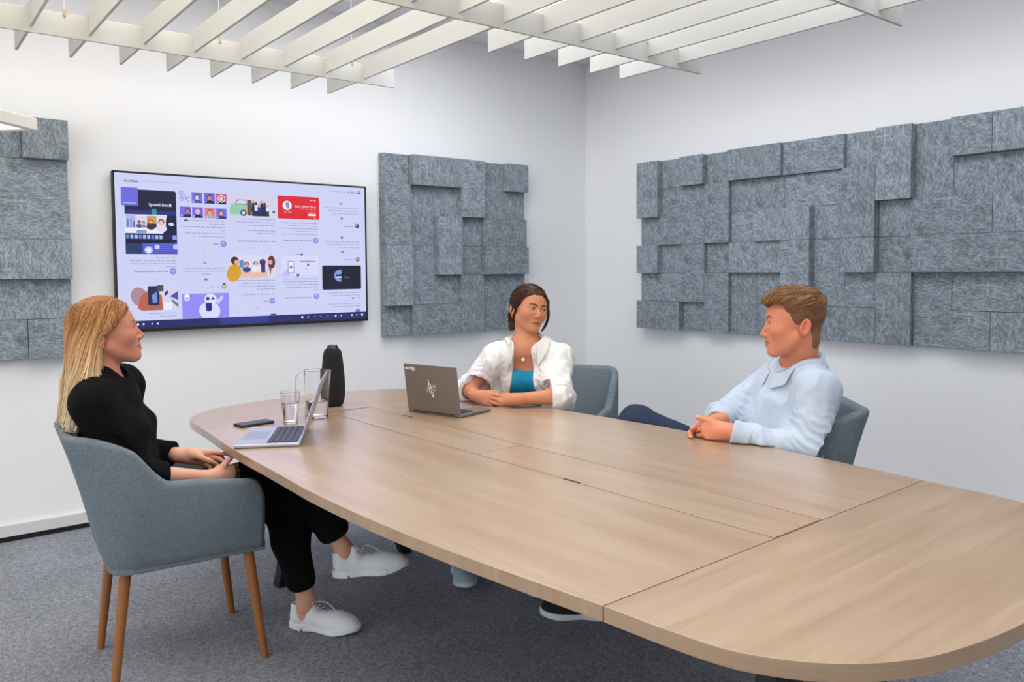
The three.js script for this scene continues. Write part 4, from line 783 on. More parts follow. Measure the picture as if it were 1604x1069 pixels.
// ===== the woman in black =====
{
  const base = V(1.28, 0, -2.93), P = person('blonde woman in black top and trousers sitting legs crossed in the near armchair', base);
  const out = keepOut(chair0);
  const d = V(0.93, 0, 0.36), l = toLeft(d), T = basis(d);
  const hd = headSpec(V(0.619, 1.199, -3.05), V(0.96, 0.17, 0.16), 0, { jaw: 0.98, brow: 0x94684a, browK: 0.85, browThick: 1.2, lashW: 1.5, lip: 0xb8605a, flush: 0xc87058, lash: 0.9, noseLen: 0.005, long: 0.006 });
  const J = {
    neck: V(0.588, 1.02, -3.05), Lsh: V(0.695, 0.99, -3.18), Rsh: V(0.545, 0.965, -2.915), Lelb: V(0.72, 0.735, -3.26), Relb: V(0.672, 0.72, -2.895), Lwr: V(0.88, 0.716, -3.1), Rwr: V(0.93, 0.655, -2.945),
    Lhip: V(0.78, 0.545, -3.14), Rhip: V(0.74, 0.545, -2.975), Rknee: V(1.19, 0.52, -2.97), Rank: V(1.275, 0.115, -2.93), Lknee: V(1.265, 0.63, -2.96), Lank: V(1.4, 0.312, -2.852),
    Rheel: V(1.262, 0.05, -2.945), Rtoe: V(1.36, 0.035, -2.79), Lheel: V(1.4, 0.25, -2.848), Ltoe: V(1.545, 0.265, -2.735),
  };
  const torso = (g) => [pEll(V(0.612, 0.885, -3.05), T, 0.145 + g, 0.15 + g, 0.1 + g, 0.05), pEll(V(0.668, 0.72, -3.06), T, 0.135 + g, 0.14 + g, 0.1 + g, 0.07), pEll(V(0.725, 0.565, -3.06), T, 0.165 + g, 0.1, 0.12 + g, 0.07),
    pCap(V(0.548, 0.985, -2.95), V(0.68, 1.0, -3.15), 0.048 + g, 0.048 + g, 0.06), pCap(V(0.588, 1.03, -3.05), V(0.548, 0.985, -2.95), 0.04 + g, 0.04 + g, 0.06), pCap(V(0.588, 1.03, -3.05), V(0.68, 1.0, -3.15), 0.04 + g, 0.04 + g, 0.06), ...[-1, 1].map((s) => pSph(V(0.612, 0.855, -3.05).addScaledVector(d, 0.082).addScaledVector(l, s * 0.07), 0.058 + g, 0.045))];
  const neck = [pCap(hd.world(0, -0.055, -0.03), J.neck, 0.05, 0.054, 0.03), pCap(J.neck, V(0.6, 0.95, -3.05), 0.056, 0.09, 0.05)];
  const handR = hand({ w: J.Rwr, d: V(0.93, 0.02, -0.1), n: V(-0.05, -0.35, -0.93), right: true, size: 0.93, curl: [[0.65, 1.0, 0.6], [0.75, 1.05, 0.6], [0.85, 1.1, 0.6], [0.9, 1.1, 0.6]], thumb: [V(0.75, 0.6, 0.1), V(0.72, 0.68, 0)], nail: lin(0x2a2c48) });
  const handL = hand({ w: J.Lwr, d: V(0.95, -0.2, 0.2), n: V(-0.05, -0.35, 0.93), right: false, size: 0.95, curl: [[0.12, 0.25, 0.15], [0.4, 0.5, 0.3], [0.55, 0.65, 0.4], [0.65, 0.75, 0.4]], thumb: [V(0.65, -0.32, 0.62), V(0.86, -0.45, 0.3)], nail: lin(0x34365c) });
  const skin = [...torso(-0.012), hd.prim, ...neck, ...limbs(J, { sh: 0.042, el: 0.035, wr: 0.0235 }), ...legs(J, { th: 0.068, kn: 0.05, calf: 0.045, an: 0.033 }), ...handR.prims, ...handL.prims];
  const tone = lin(0xcd8a6f), handTone = lin(0xe0a890), nails = paintNails([handR, handL]);  // ruddy face tone, also darkened for the shade on it; hands stay lighter
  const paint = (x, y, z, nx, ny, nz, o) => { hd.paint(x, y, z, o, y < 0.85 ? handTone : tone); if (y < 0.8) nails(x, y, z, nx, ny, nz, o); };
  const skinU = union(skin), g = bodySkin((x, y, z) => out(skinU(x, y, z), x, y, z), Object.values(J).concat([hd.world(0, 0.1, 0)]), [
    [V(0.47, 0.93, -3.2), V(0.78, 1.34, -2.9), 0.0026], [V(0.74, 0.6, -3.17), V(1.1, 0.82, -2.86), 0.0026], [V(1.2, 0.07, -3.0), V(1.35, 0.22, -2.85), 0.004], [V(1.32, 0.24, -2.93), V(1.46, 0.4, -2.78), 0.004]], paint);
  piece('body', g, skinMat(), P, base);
  eyes(P, hd, base, V(0.97, 0.08, 0.2), 0x5d7d94);
  // black top with sleeves to the forearm
  const RslE = J.Relb.clone().lerp(J.Rwr, 0.32), LslE = J.Lelb.clone().lerp(J.Lwr, 0.78);
  const sleeve = (s) => { const e = s === 'R' ? RslE : LslE; return [pCap(J[s + 'sh'], J[s + 'elb'], 0.054, 0.05, 0.06), pCap(J[s + 'elb'], e, 0.05, 0.047, 0.03)]; };
  const topU = union([...torso(0.008), ...sleeve('L'), ...sleeve('R'), pCap(J.neck, V(0.6, 0.95, -3.05), 0.06, 0.1, 0.05)]);
  const nk = hd.world(0, -0.13, -0.03);
  const top = (x, y, z) => {
    let q = topU(x, y, z) - 0.0035 * crease(x + y * 0.7, y * 0.8 - x * 0.3, z, 11);
    q = smax(q, -cap(x, y, z, nk.x + 0.01, nk.y, nk.z, 0.605, 1.02, -3.05, 0.06, 0.066), 0.006); q = smax(q, 0.545 - y, 0.01);
    for (const [e, a] of [[RslE, J.Relb], [LslE, J.Lelb]]) { const ax = e.clone().sub(a).normalize(), t = (x - e.x) * ax.x + (y - e.y) * ax.y + (z - e.z) * ax.z; if (t > -0.06 && t < 0.14 && Math.hypot(x - e.x - ax.x * t, y - e.y - ax.y * t, z - e.z - ax.z * t) < 0.066) q = smax(q, t - 0.004, 0.006); }
    return out(q, x, y, z);
  };
  M.blackCloth = phys({ color: 0x0d0d0f, roughness: 0.95, specularIntensity: 0.3 });
  { const b = grow([J.neck, J.Lsh, J.Rsh, J.Lelb, J.Relb, RslE, LslE, V(0.7, 0.55, -3.06), V(0.82, 0.85, -3.05), V(0.48, 0.9, -3.05)], 0.11); piece('top', metricUV(surface(top, b.min, b.max, 0.0055)), M.blackCloth, P, base, 'black crew-neck top with sleeves to the forearm'); }
  const hem = (s, t) => J[s + 'knee'].clone().lerp(J[s + 'ank'], t);
  const trU = union([pEll(V(0.735, 0.56, -3.06), T, 0.178, 0.105, 0.135, 0.07), ...['L', 'R'].flatMap((s) => { const e = hem(s, s === 'L' ? 0.74 : 0.78), m = hem(s, 0.4); return [pCap(J[s + 'hip'], J[s + 'knee'], 0.092, 0.07, 0.05), pCap(J[s + 'knee'], m, 0.069, 0.068, 0.03), pCap(m, e, 0.068, s === 'L' ? 0.062 : 0.056, 0.03)]; })]);
  const trousers = (x, y, z) => { let q = trU(x, y, z) - 0.004 * crease(x * 0.8 + 5, y * 0.8, z, 10); for (const s of ['L', 'R']) { const e = hem(s, s === 'L' ? 0.78 : 0.82), ax = J[s + 'ank'].clone().sub(J[s + 'knee']).normalize(), t = (x - e.x) * ax.x + (y - e.y) * ax.y + (z - e.z) * ax.z; if (t > -0.06 && Math.hypot(x - e.x - ax.x * t, y - e.y - ax.y * t, z - e.z - ax.z * t) < 0.088) q = smax(q, t - 0.03, 0.014); } return out(q, x, y, z); };
  { const b = grow([V(0.58, 0.5, -3.06), J.Lhip, J.Rhip, J.Lknee, J.Rknee, J.Lank, J.Rank], 0.1); piece('trousers', metricUV(surface(trousers, b.min, b.max, 0.006)), phys({ color: 0x0d0d0f, roughness: 0.95, specularIntensity: 0.3 }), P, base, 'black cropped trousers'); }
  M.sneaker = std({ color: 0xe9edf2, roughness: 0.6 }); M.sneakerSole = std({ color: 0xeef1f5, roughness: 0.55 }); M.lace = std({ color: 0xcfd0cc, roughness: 0.8 });
  const sg = shoeGeometry(0.285, 'sneaker'), mats = [M.sneaker, M.sneakerSole, M.lace];
  shoe(P, sg, mats, V(1.238, 0.002, -2.985), V(0.6, 0.0, 0.8), base);
  shoe(P, sg, mats, V(1.37, 0.203, -2.868), V(0.79, 0.1, 0.61), base);
  // long blonde hair, brushed back behind the ear and down the back
  const zc = (y) => y > 0.085 ? 0.085 : y > 0.05 ? mixn(0.06, 0.085, (y - 0.05) / 0.035) : y > 0.01 ? mixn(0.014, 0.06, (y - 0.01) / 0.04) : y > -0.01 ? mixn(-0.03, 0.014, (y + 0.01) / 0.02) : -0.03 - 0.02 * sstep(-0.01, -0.06, y);
  const back = [[hd.world(-0.03, -0.02, -0.07), V(0.53, 1.02, -2.985), 0.058, 0.046], [V(0.53, 1.02, -2.985), V(0.492, 0.9, -2.98), 0.046, 0.03], [hd.world(0.03, -0.02, -0.07), V(0.535, 1.02, -3.11), 0.058, 0.046], [V(0.535, 1.02, -3.11), V(0.495, 0.9, -3.1), 0.046, 0.03]];
  const hairF = (x, y, z) => {
    const [a, b, c] = hd.loc(x, y, z);
    let q = ell(a, b, c, 0, 0.036, -0.016, 0.084, 0.0905, 0.1025); q = smax(q, c - zc(b), 0.008);
    for (const [p, r, ra, rb] of back) q = smin(q, cap(x, y, z, p.x, p.y, p.z, r.x, r.y, r.z, ra, rb), 0.025);
    return out(q + 0.0018 * Math.sin(Math.atan2(a, -c) * 34 + b * 14) - 0.002, x, y, z);
  };
  const hc = [lin(0xa56f42), lin(0xbf9465), lin(0xd8c09c), lin(0xe6d8bf)];
  const hairTone = (y, k, o) => { const t = clamp((1.27 - y) / 0.3); o[0] = o[1] = o[2] = 0; const f = t * 2.2 + (k - 0.5) * 0.9, i = clamp(Math.floor(f), 0, 2), u = clamp(f - i); for (let j = 0; j < 3; j++) o[j] = mixn(hc[i][j], hc[i + 1][j], u) * (0.68 + 0.6 * k); };
  const hb = grow([hd.world(0, 0.1, 0), hd.world(0, 0, -0.1), V(0.465, 0.88, -3.0), V(0.6, 1.0, -3.13)], 0.09);
  const hg = [surface(hairF, hb.min, hb.max, 0.0045, (x, y, z, nx, ny, nz, o) => hairTone(y, 0.32 + 0.3 * noise(x * 60, y * 6, z * 60), o))];
  const starts = []; for (let i = 0; i < 620; i++) { const a = rr(-Math.PI, Math.PI), e = rr(0.1, 1); const v = hd.world(0.085 * Math.sin(a) * Math.cos(e), 0.034 + 0.09 * Math.sin(e), -0.02 + 0.1 * Math.cos(a) * Math.cos(e)); const q = hd.loc(v.x, v.y, v.z); if (q[2] < zc(q[1]) - 0.004) starts.push(v); }
  for (let i = 0; i < 260; i++) { const b = back[i % 4]; starts.push(b[0].clone().lerp(b[1], rnd()).add(V(rr(-0.06, 0.06), 0, rr(-0.06, 0.06)))); }
  const dirAt = (p, t) => { const q = hd.loc(p.x, p.y, p.z); if (q[1] > -0.01) return hd.B[1].clone().multiplyScalar(-1).addScaledVector(hd.B[2], -0.75).addScaledVector(hd.B[0], Math.sign(q[0]) * 0.25); return V(-0.28, -1, 0); };
  hg.push(strands(hairF, starts, dirAt, { len: 0.3, r0: 0.0019, lift: 0.0012, colourAt: (t, k, p, o) => hairTone(p.y, k, o) }));
  piece('hair', mergeSkin(hg), M.hair, P, base, 'long straight blonde hair brushed back');
  const er = hd.world(-0.0755, -0.043, -0.026).sub(base); part('earring', new THREE.SphereGeometry(0.004, 12, 10).translate(er.x, er.y, er.z), std({ color: 0xe8e0d0, roughness: 0.2, metalness: 0.4 }), P);
  part('ring', new THREE.TorusGeometry(0.0098, 0.0016, 8, 20).rotateY(Math.PI / 2).translate(1.03 - base.x, 0.643, -2.957 - base.z), M.brass, P, 'thin gold ring');
}
// ===== the woman in white =====
{
  const base = V(2.66, 0, -3.1), P = person('dark-haired woman in open white shirt over blue top with hands folded on the table', base);
  const out = keepOut(chair1);
  const d = V(-0.76, 0, 0.65), l = toLeft(d), T = basis(V(-0.74, -0.12, 0.63));
  const hd = headSpec(V(2.526, 1.21, -3.062), V(-0.17, 0.0, 0.985), -0.17, { jaw: 1.0, cheek: 0.004, brow: 0x3a2318, browK: 0.9, browThick: 1.25, lip: 0xa8564c, flush: 0xc87252, lash: 0.95, nose: 1.05 });
  const J = {
    neck: V(2.5, 1.015, -3.06), Lsh: V(2.628, 0.965, -2.955), Rsh: V(2.368, 0.965, -3.135), Lelb: V(2.475, 0.808, -2.815), Relb: V(2.262, 0.815, -3.21), Lwr: V(2.318, 0.798, -2.925), Rwr: V(2.236, 0.8, -3.105),
    Lhip: V(2.71, 0.55, -3.0), Rhip: V(2.6, 0.55, -3.17), Lknee: V(2.35, 0.51, -2.78), Rknee: V(2.2, 0.51, -2.98), Lank: V(2.3, 0.1, -2.72), Rank: V(2.075, 0.1, -3.06), Lheel: V(2.31, 0.045, -2.735), Ltoe: V(2.2, 0.03, -2.6), Rheel: V(2.09, 0.045, -3.085), Rtoe: V(2.02, 0.03, -2.94),
  };
  const c0 = V(2.545, 0.885, -3.09), c1 = V(2.6, 0.72, -3.11), c2 = V(2.655, 0.565, -3.1);
  const torso = (g) => [pEll(c0, T, 0.145 + g, 0.15 + g, 0.095 + g, 0.05), pEll(c1, T, 0.135 + g, 0.14 + g, 0.095 + g, 0.07), pEll(c2, T, 0.16 + g, 0.1, 0.12 + g, 0.07),
    pCap(J.Rsh.clone().lerp(J.neck, 0.12), J.neck, 0.046 + g, 0.05 + g, 0.05), pCap(J.Lsh.clone().lerp(J.neck, 0.12), J.neck, 0.046 + g, 0.05 + g, 0.05), ...[-1, 1].map((s) => pSph(c0.clone().add(V(0, -0.03, 0)).addScaledVector(d, 0.072).addScaledVector(l, s * 0.066), 0.054 + g, 0.04))];
  const neck = [pCap(hd.world(0, -0.06, -0.03), J.neck, 0.05, 0.056, 0.03), pCap(J.neck, c0.clone().add(V(0, 0.06, 0)), 0.058, 0.1, 0.05)];
  const handR = hand({ w: J.Rwr, d: V(0.18, -0.1, 0.98), n: V(0.8, -0.35, -0.1), right: true, size: 0.93, curl: [[0.2, 0.35, 0.25], [0.25, 0.4, 0.3], [0.28, 0.45, 0.3], [0.32, 0.45, 0.3]], spread: [0.06, 0.0, -0.05, -0.1], thumb: [V(0.3, 0.3, 0.9), V(0.3, 0.05, 0.95)], nail: lin(0xd99a80) });
  const handL = hand({ w: J.Lwr, d: V(-0.36, -0.08, -0.93), n: V(0.6, -0.75, -0.2), right: false, size: 0.93, curl: [[0.35, 0.6, 0.4], [0.4, 0.65, 0.4], [0.45, 0.7, 0.4], [0.5, 0.7, 0.4]], thumb: [V(-0.05, 0.25, -0.95), V(0.05, -0.1, -0.98)], nail: lin(0xd99a80) });
  const skin = [...torso(-0.006), hd.prim, ...neck, ...limbs(J, { sh: 0.042, el: 0.036, wr: 0.0245 }), ...legs(J, { th: 0.068, kn: 0.05, calf: 0.045, an: 0.033 }), ...handR.prims, ...handL.prims];
  const tone = lin(0xd08c67), nails = paintNails([handR, handL]);
  const paint = (x, y, z, nx, ny, nz, o) => { hd.paint(x, y, z, o, tone); if (y < 0.87) nails(x, y, z, nx, ny, nz, o); };
  const skinU = union(skin), g = bodySkin((x, y, z) => out(skinU(x, y, z), x, y, z), Object.values(J).concat([hd.world(0, 0.1, 0)]), [[V(2.38, 0.84, -3.2), V(2.66, 1.35, -2.9), 0.0028], [V(2.18, 0.745, -3.24), V(2.53, 0.875, -2.76), 0.0028]], paint);
  piece('body', g, skinMat(), P, base);
  eyes(P, hd, base, V(0.42, -0.02, 0.9), 0x3a2416);
  // blue camisole top
  const bl = std({ color: 0x0f93b8, roughness: 0.7 });
  const camU = union(torso(0.004));
  const cam = (x, y, z) => { let q = camU(x, y, z) - 0.0016 * crease(x, y * 0.6, z, 14); const r = V(x, y, z).sub(c0), a = r.dot(l), f = r.dot(d); const yl = c0.y + 0.028 + 1.6 * a * a + (f < 0 ? 0.03 : 0); q = smax(q, y - yl, 0.004); return out(smax(q, 0.54 - y, 0.01), x, y, z); };
  { const b = grow([c0, c1, c2], 0.2); piece('camisole', metricUV(surface(cam, b.min, b.max, 0.005)), bl, P, base, 'bright blue top under the open shirt'); }
  // open white shirt with turned-up sleeves
  const whiteCloth = std({ color: 0xe9e7e0, roughness: 0.9, side: THREE.DoubleSide });
  const RslE = J.Relb.clone().lerp(J.Rwr, 0.12), LslE = J.Lelb.clone().lerp(J.Lwr, 0.06);
  const drape = [pCap(J.Lelb.clone().add(V(0.06, -0.02, -0.02)), V(2.62, 0.7, -2.97), 0.06, 0.07, 0.05), pCap(J.Relb.clone().add(V(0.05, -0.02, 0)), V(2.46, 0.7, -3.2), 0.05, 0.06, 0.05), pCap(V(2.44, 0.86, -3.16), V(2.44, 0.72, -3.12), 0.055, 0.055, 0.05)];
  const shU = union([...torso(0.018), ...drape, pCap(J.Lsh, J.Lelb, 0.064, 0.06, 0.05), pCap(J.Lelb, LslE, 0.056, 0.054, 0.03), pCap(J.Rsh, J.Relb, 0.064, 0.06, 0.05), pCap(J.Relb, RslE, 0.056, 0.053, 0.03)]);
  const sfL = sleeveFold(J.Lsh, J.Lelb, J.Lwr), sfR = sleeveFold(J.Rsh, J.Relb, J.Rwr);
  const shirt = (x, y, z) => {
    const wr = crease(x, y * 0.4, z, 15), fine = crease(x + 9, y * 0.8, z + 3, 34);
    let q = shU(x, y, z) - 0.0085 * wr - 0.0022 * fine - 0.007 * (sfL(x, y, z) + sfR(x, y, z));
    const r = V(x, y, z).sub(c0), a = r.dot(l) - 0.005, f = r.dot(d);
    // the front stays open: a gap that widens downwards
    if (f > -0.02) q = smax(q, -Math.max(Math.abs(a + 0.016) - (0.052 + 0.03 * sstep(0.0, -0.16, r.y) - 0.012 * sstep(0.02, 0.14, r.y)), -(f + 0.02)), 0.006);
    q = smax(q, -cap(x, y, z, J.neck.x, J.neck.y - 0.01, J.neck.z, J.neck.x - 0.02, J.neck.y + 0.2, J.neck.z + 0.02, 0.07, 0.095), 0.008);
    q = smax(q, 0.56 - y, 0.01);
    for (const [e, b] of [[RslE, J.Relb], [LslE, J.Lelb]]) { const o = b === J.Relb ? J.Rwr : J.Lwr, ax = o.clone().sub(b).normalize(), t = (x - e.x) * ax.x + (y - e.y) * ax.y + (z - e.z) * ax.z, ra = Math.hypot(x - e.x - ax.x * t, y - e.y - ax.y * t, z - e.z - ax.z * t); if (t > -0.05 && ra < 0.085) { q = smin(q, Math.max(Math.abs(ra - 0.05) - 0.007, Math.abs(t + 0.012) - 0.018), 0.008); q = smax(q, t - 0.006, 0.005); q = smax(q, -Math.max(ra - 0.043, -0.02 - t), 0.004); } }
    return out(q, x, y, z);
  };
  { const b = grow([J.neck, J.Lsh, J.Rsh, J.Lelb, J.Relb, LslE, RslE, c0, c2, V(2.66, 0.7, -3.2)], 0.13); piece('overshirt', metricUV(surface(shirt, b.min, b.max, 0.0055)), whiteCloth, P, base, 'open white shirt with turned-up sleeves').add(shade(new THREE.Mesh(collarMesh({ c: J.neck.clone().add(V(0.008, 0.045, -0.008)), d: d.clone().normalize(), l: l.clone().normalize(), r: 0.066, stand: 0.04, drop: 0.06, fall: [0.045, 0.095], half: 2.45, spread: 0.028, f: (x, y, z) => shU(x, y, z) - 0.007 }).translate(-base.x, -base.y, -base.z), whiteCloth))); P.getObjectByName('overshirt').children[0].name = 'collar'; }
  const trU = union([pEll(c2, T, 0.172, 0.105, 0.132, 0.07), ...['L', 'R'].flatMap((s) => [pCap(J[s + 'hip'], J[s + 'knee'], 0.088, 0.066, 0.05), pCap(J[s + 'knee'], J[s + 'ank'].clone().add(V(0, 0.02, 0)), 0.066, 0.055, 0.03)])]);
  { const b = grow([c2, ...['Lhip', 'Rhip', 'Lknee', 'Rknee', 'Lank', 'Rank'].map((k) => J[k])], 0.12); piece('trousers', metricUV(surface((x, y, z) => out(smax(trU(x, y, z) - 0.004 * crease(x, y, z, 10), 0.1 - y, 0.01), x, y, z), b.min, b.max, 0.009)), std({ color: 0x2a2d35, roughness: 0.9 }), P, base); }
  const sg = shoeGeometry(0.27, 'runner'), mats = [std({ color: 0x9db4c2, roughness: 0.75 }), std({ color: 0xc9d3da, roughness: 0.6 }), std({ color: 0x4f8fc4, roughness: 0.8 })];
  shoe(P, sg, mats, V(2.088, 0.002, -3.075), V(-0.42, 0, 0.9), base);
  shoe(P, sg, mats, V(2.32, 0.002, -2.76), V(-0.64, 0, 0.77), base);
  // dark hair drawn back to the nape, loose strands at the temples
  const zc = (y) => y > 0.078 ? 0.085 : y > 0.052 ? mixn(0.058, 0.085, (y - 0.052) / 0.026) : y > 0.01 ? mixn(0.03, 0.058, (y - 0.01) / 0.042) : y > -0.012 ? mixn(-0.022, 0.03, (y + 0.012) / 0.022) : -0.022 - 0.02 * sstep(-0.012, -0.07, y);
  const knot = hd.world(0, -0.055, -0.115), tail = hd.world(-0.045, -0.1, -0.07);
  const hairF = (x, y, z) => {
    const [a, b, c] = hd.loc(x, y, z);
    let q = ell(a, b, c, 0, 0.034, -0.017, 0.085, 0.0895, 0.104); q = smax(q, c - zc(b + (a > 0 ? 0.018 * sstep(0, 0.05, a) : 0)), 0.008); q = smin(q, ell(a, b, c, 0.074, 0.01, 0.02, 0.014, 0.05, 0.03), 0.016);
    q = smin(q, ell(a, b, c, 0, -0.045, -0.075, 0.066, 0.05, 0.045), 0.03);
    q = smin(q, sph(x, y, z, knot.x, knot.y, knot.z, 0.032), 0.02); q = smin(q, cap(x, y, z, knot.x, knot.y, knot.z, tail.x, tail.y, tail.z, 0.026, 0.02), 0.02);
    return q + 0.0014 * Math.sin(Math.atan2(a, b - 0.03) * 38 + c * 20) - 0.001;
  };
  const h0 = lin(0x2b1a12), h1 = lin(0x5d3b26);
  const tint = (k, o) => { for (let j = 0; j < 3; j++) o[j] = mixn(h0[j], h1[j], clamp(k)); };
  const hb = grow([hd.world(0, 0.1, 0.06), hd.world(0, -0.06, -0.14), tail], 0.1);
  const hg = [surface(hairF, hb.min, hb.max, 0.0045, (x, y, z, nx, ny, nz, o) => tint(0.35 + 0.5 * noise(x * 50, y * 50, z * 14), o))];
  const starts = []; for (let i = 0; i < 700; i++) { const a = rr(-Math.PI, Math.PI), e = rr(-0.5, 1.2); const v = hd.world(0.085 * Math.sin(a) * Math.cos(e), 0.034 + 0.09 * Math.sin(e), -0.017 + 0.104 * Math.cos(a) * Math.cos(e)); const q = hd.loc(v.x, v.y, v.z); if (q[2] < zc(q[1]) - 0.003) starts.push(v); }
  hg.push(strands(hairF, starts, (p) => knot.clone().sub(p).addScaledVector(hd.B[1], -0.04), { len: 0.19, r0: 0.0016, lift: 0.0008, colourAt: (t, k, p, o) => tint(0.15 + 0.8 * k, o), stop: (p) => p.distanceTo(knot) < 0.03 }));
  const far = () => 1;
  // loose locks: short paths beside the cheeks
  const lock = (pts, r) => { const g2 = tube(pts.map((q) => hd.world(...q)), r, 6, 30); const c = new Float32Array(g2.attributes.position.count * 3), o = [0, 0, 0], k = rr(0.1, 0.6); tint(k, o); for (let i = 0; i < c.length; i += 3) c.set(o, i); g2.setAttribute('color', new THREE.BufferAttribute(c, 3)); return g2; };
  for (let i = 0; i < 16; i++) { const j = () => rr(-0.004, 0.004), w = rr(0, 0.012); hg.push(lock([[0.07 + j(), 0.062, 0.028 + j()], [0.0835 + w * 0.4, 0.02, 0.035 + j()], [0.086 + w, -0.03, 0.034 + j()], [0.08 + w, -0.07, 0.03 + j()], [0.068 + w * 0.7, -0.1 + j(), 0.028 + j()]], 0.0014)); }
  for (let i = 0; i < 8; i++) { const j = () => rr(-0.003, 0.003); hg.push(lock([[-0.074 + j(), 0.04, 0.01 + j()], [-0.081 + j(), 0.0, -0.012 + j()], [-0.079 + j(), -0.05, -0.04 + j()], [-0.066 + j(), -0.1, -0.045 + j()]], 0.0014)); }
  piece('hair', mergeSkin(hg), M.hair, P, base, 'dark brown hair drawn back with loose strands');
  for (const s of [-1, 1]) { const e = hd.world(s * 0.077, -0.049, -0.026).sub(base); part('earring', new THREE.TorusGeometry(0.008, 0.0016, 8, 20).rotateY(0.6).translate(e.x, e.y, e.z), M.brass, P); }
  {
    const n0 = J.neck, pts = []; for (let i = 0; i <= 24; i++) { const a = -2.0 + (i / 24) * 4.0, f = Math.cos(a), s = Math.sin(a); let q = n0.clone().addScaledVector(d, 0.075 * f + 0.012).addScaledVector(l, 0.062 * s).add(V(0, 0.035 - 0.082 * Math.pow(Math.max(0, f + 0.4) / 1.4, 1.5), 0)); pts.push(q); }
    const fs = union([...torso(-0.006), ...neck]); for (const q of pts) for (let it = 0; it < 4; it++) { const e = 0.002, gx = fs(q.x + e, q.y, q.z) - fs(q.x - e, q.y, q.z), gy = fs(q.x, q.y + e, q.z) - fs(q.x, q.y - e, q.z), gz = fs(q.x, q.y, q.z + e) - fs(q.x, q.y, q.z - e), L = Math.hypot(gx, gy, gz) || 1, v = fs(q.x, q.y, q.z) - 0.0015; q.x -= gx / L * v; q.y -= gy / L * v; q.z -= gz / L * v; }
    const low = pts.reduce((a, b) => (b.y < a.y ? b : a)).clone();
    const nk = piece('necklace', tube(pts, 0.0009, 6, 80), M.brass, P, base, 'fine necklace with a small round pendant');
    part('pendant', new THREE.CylinderGeometry(0.0085, 0.0085, 0.002, 20).rotateX(Math.PI / 2).applyQuaternion(new THREE.Quaternion().setFromUnitVectors(V(0, 0, 1), d.clone().normalize())).translate(low.x - base.x + d.x * 0.003, low.y - base.y - 0.008, low.z - base.z + d.z * 0.003), std({ color: 0xf0ead8, roughness: 0.3 }), nk);
  }
  for (const [t, m, r] of [[0.5, std({ color: 0xc9c4c0, roughness: 0.4 }), 0.0265], [0.66, M.black, 0.0262]]) { const c = J.Relb.clone().lerp(J.Rwr, t + 0.2), ax = J.Rwr.clone().sub(J.Relb).normalize(); part('bracelet', new THREE.TorusGeometry(r + 0.0015, 0.0034, 8, 32).applyQuaternion(new THREE.Quaternion().setFromUnitVectors(V(0, 0, 1), ax)).translate(c.x - base.x, c.y - base.y, c.z - base.z), m, P); }
}
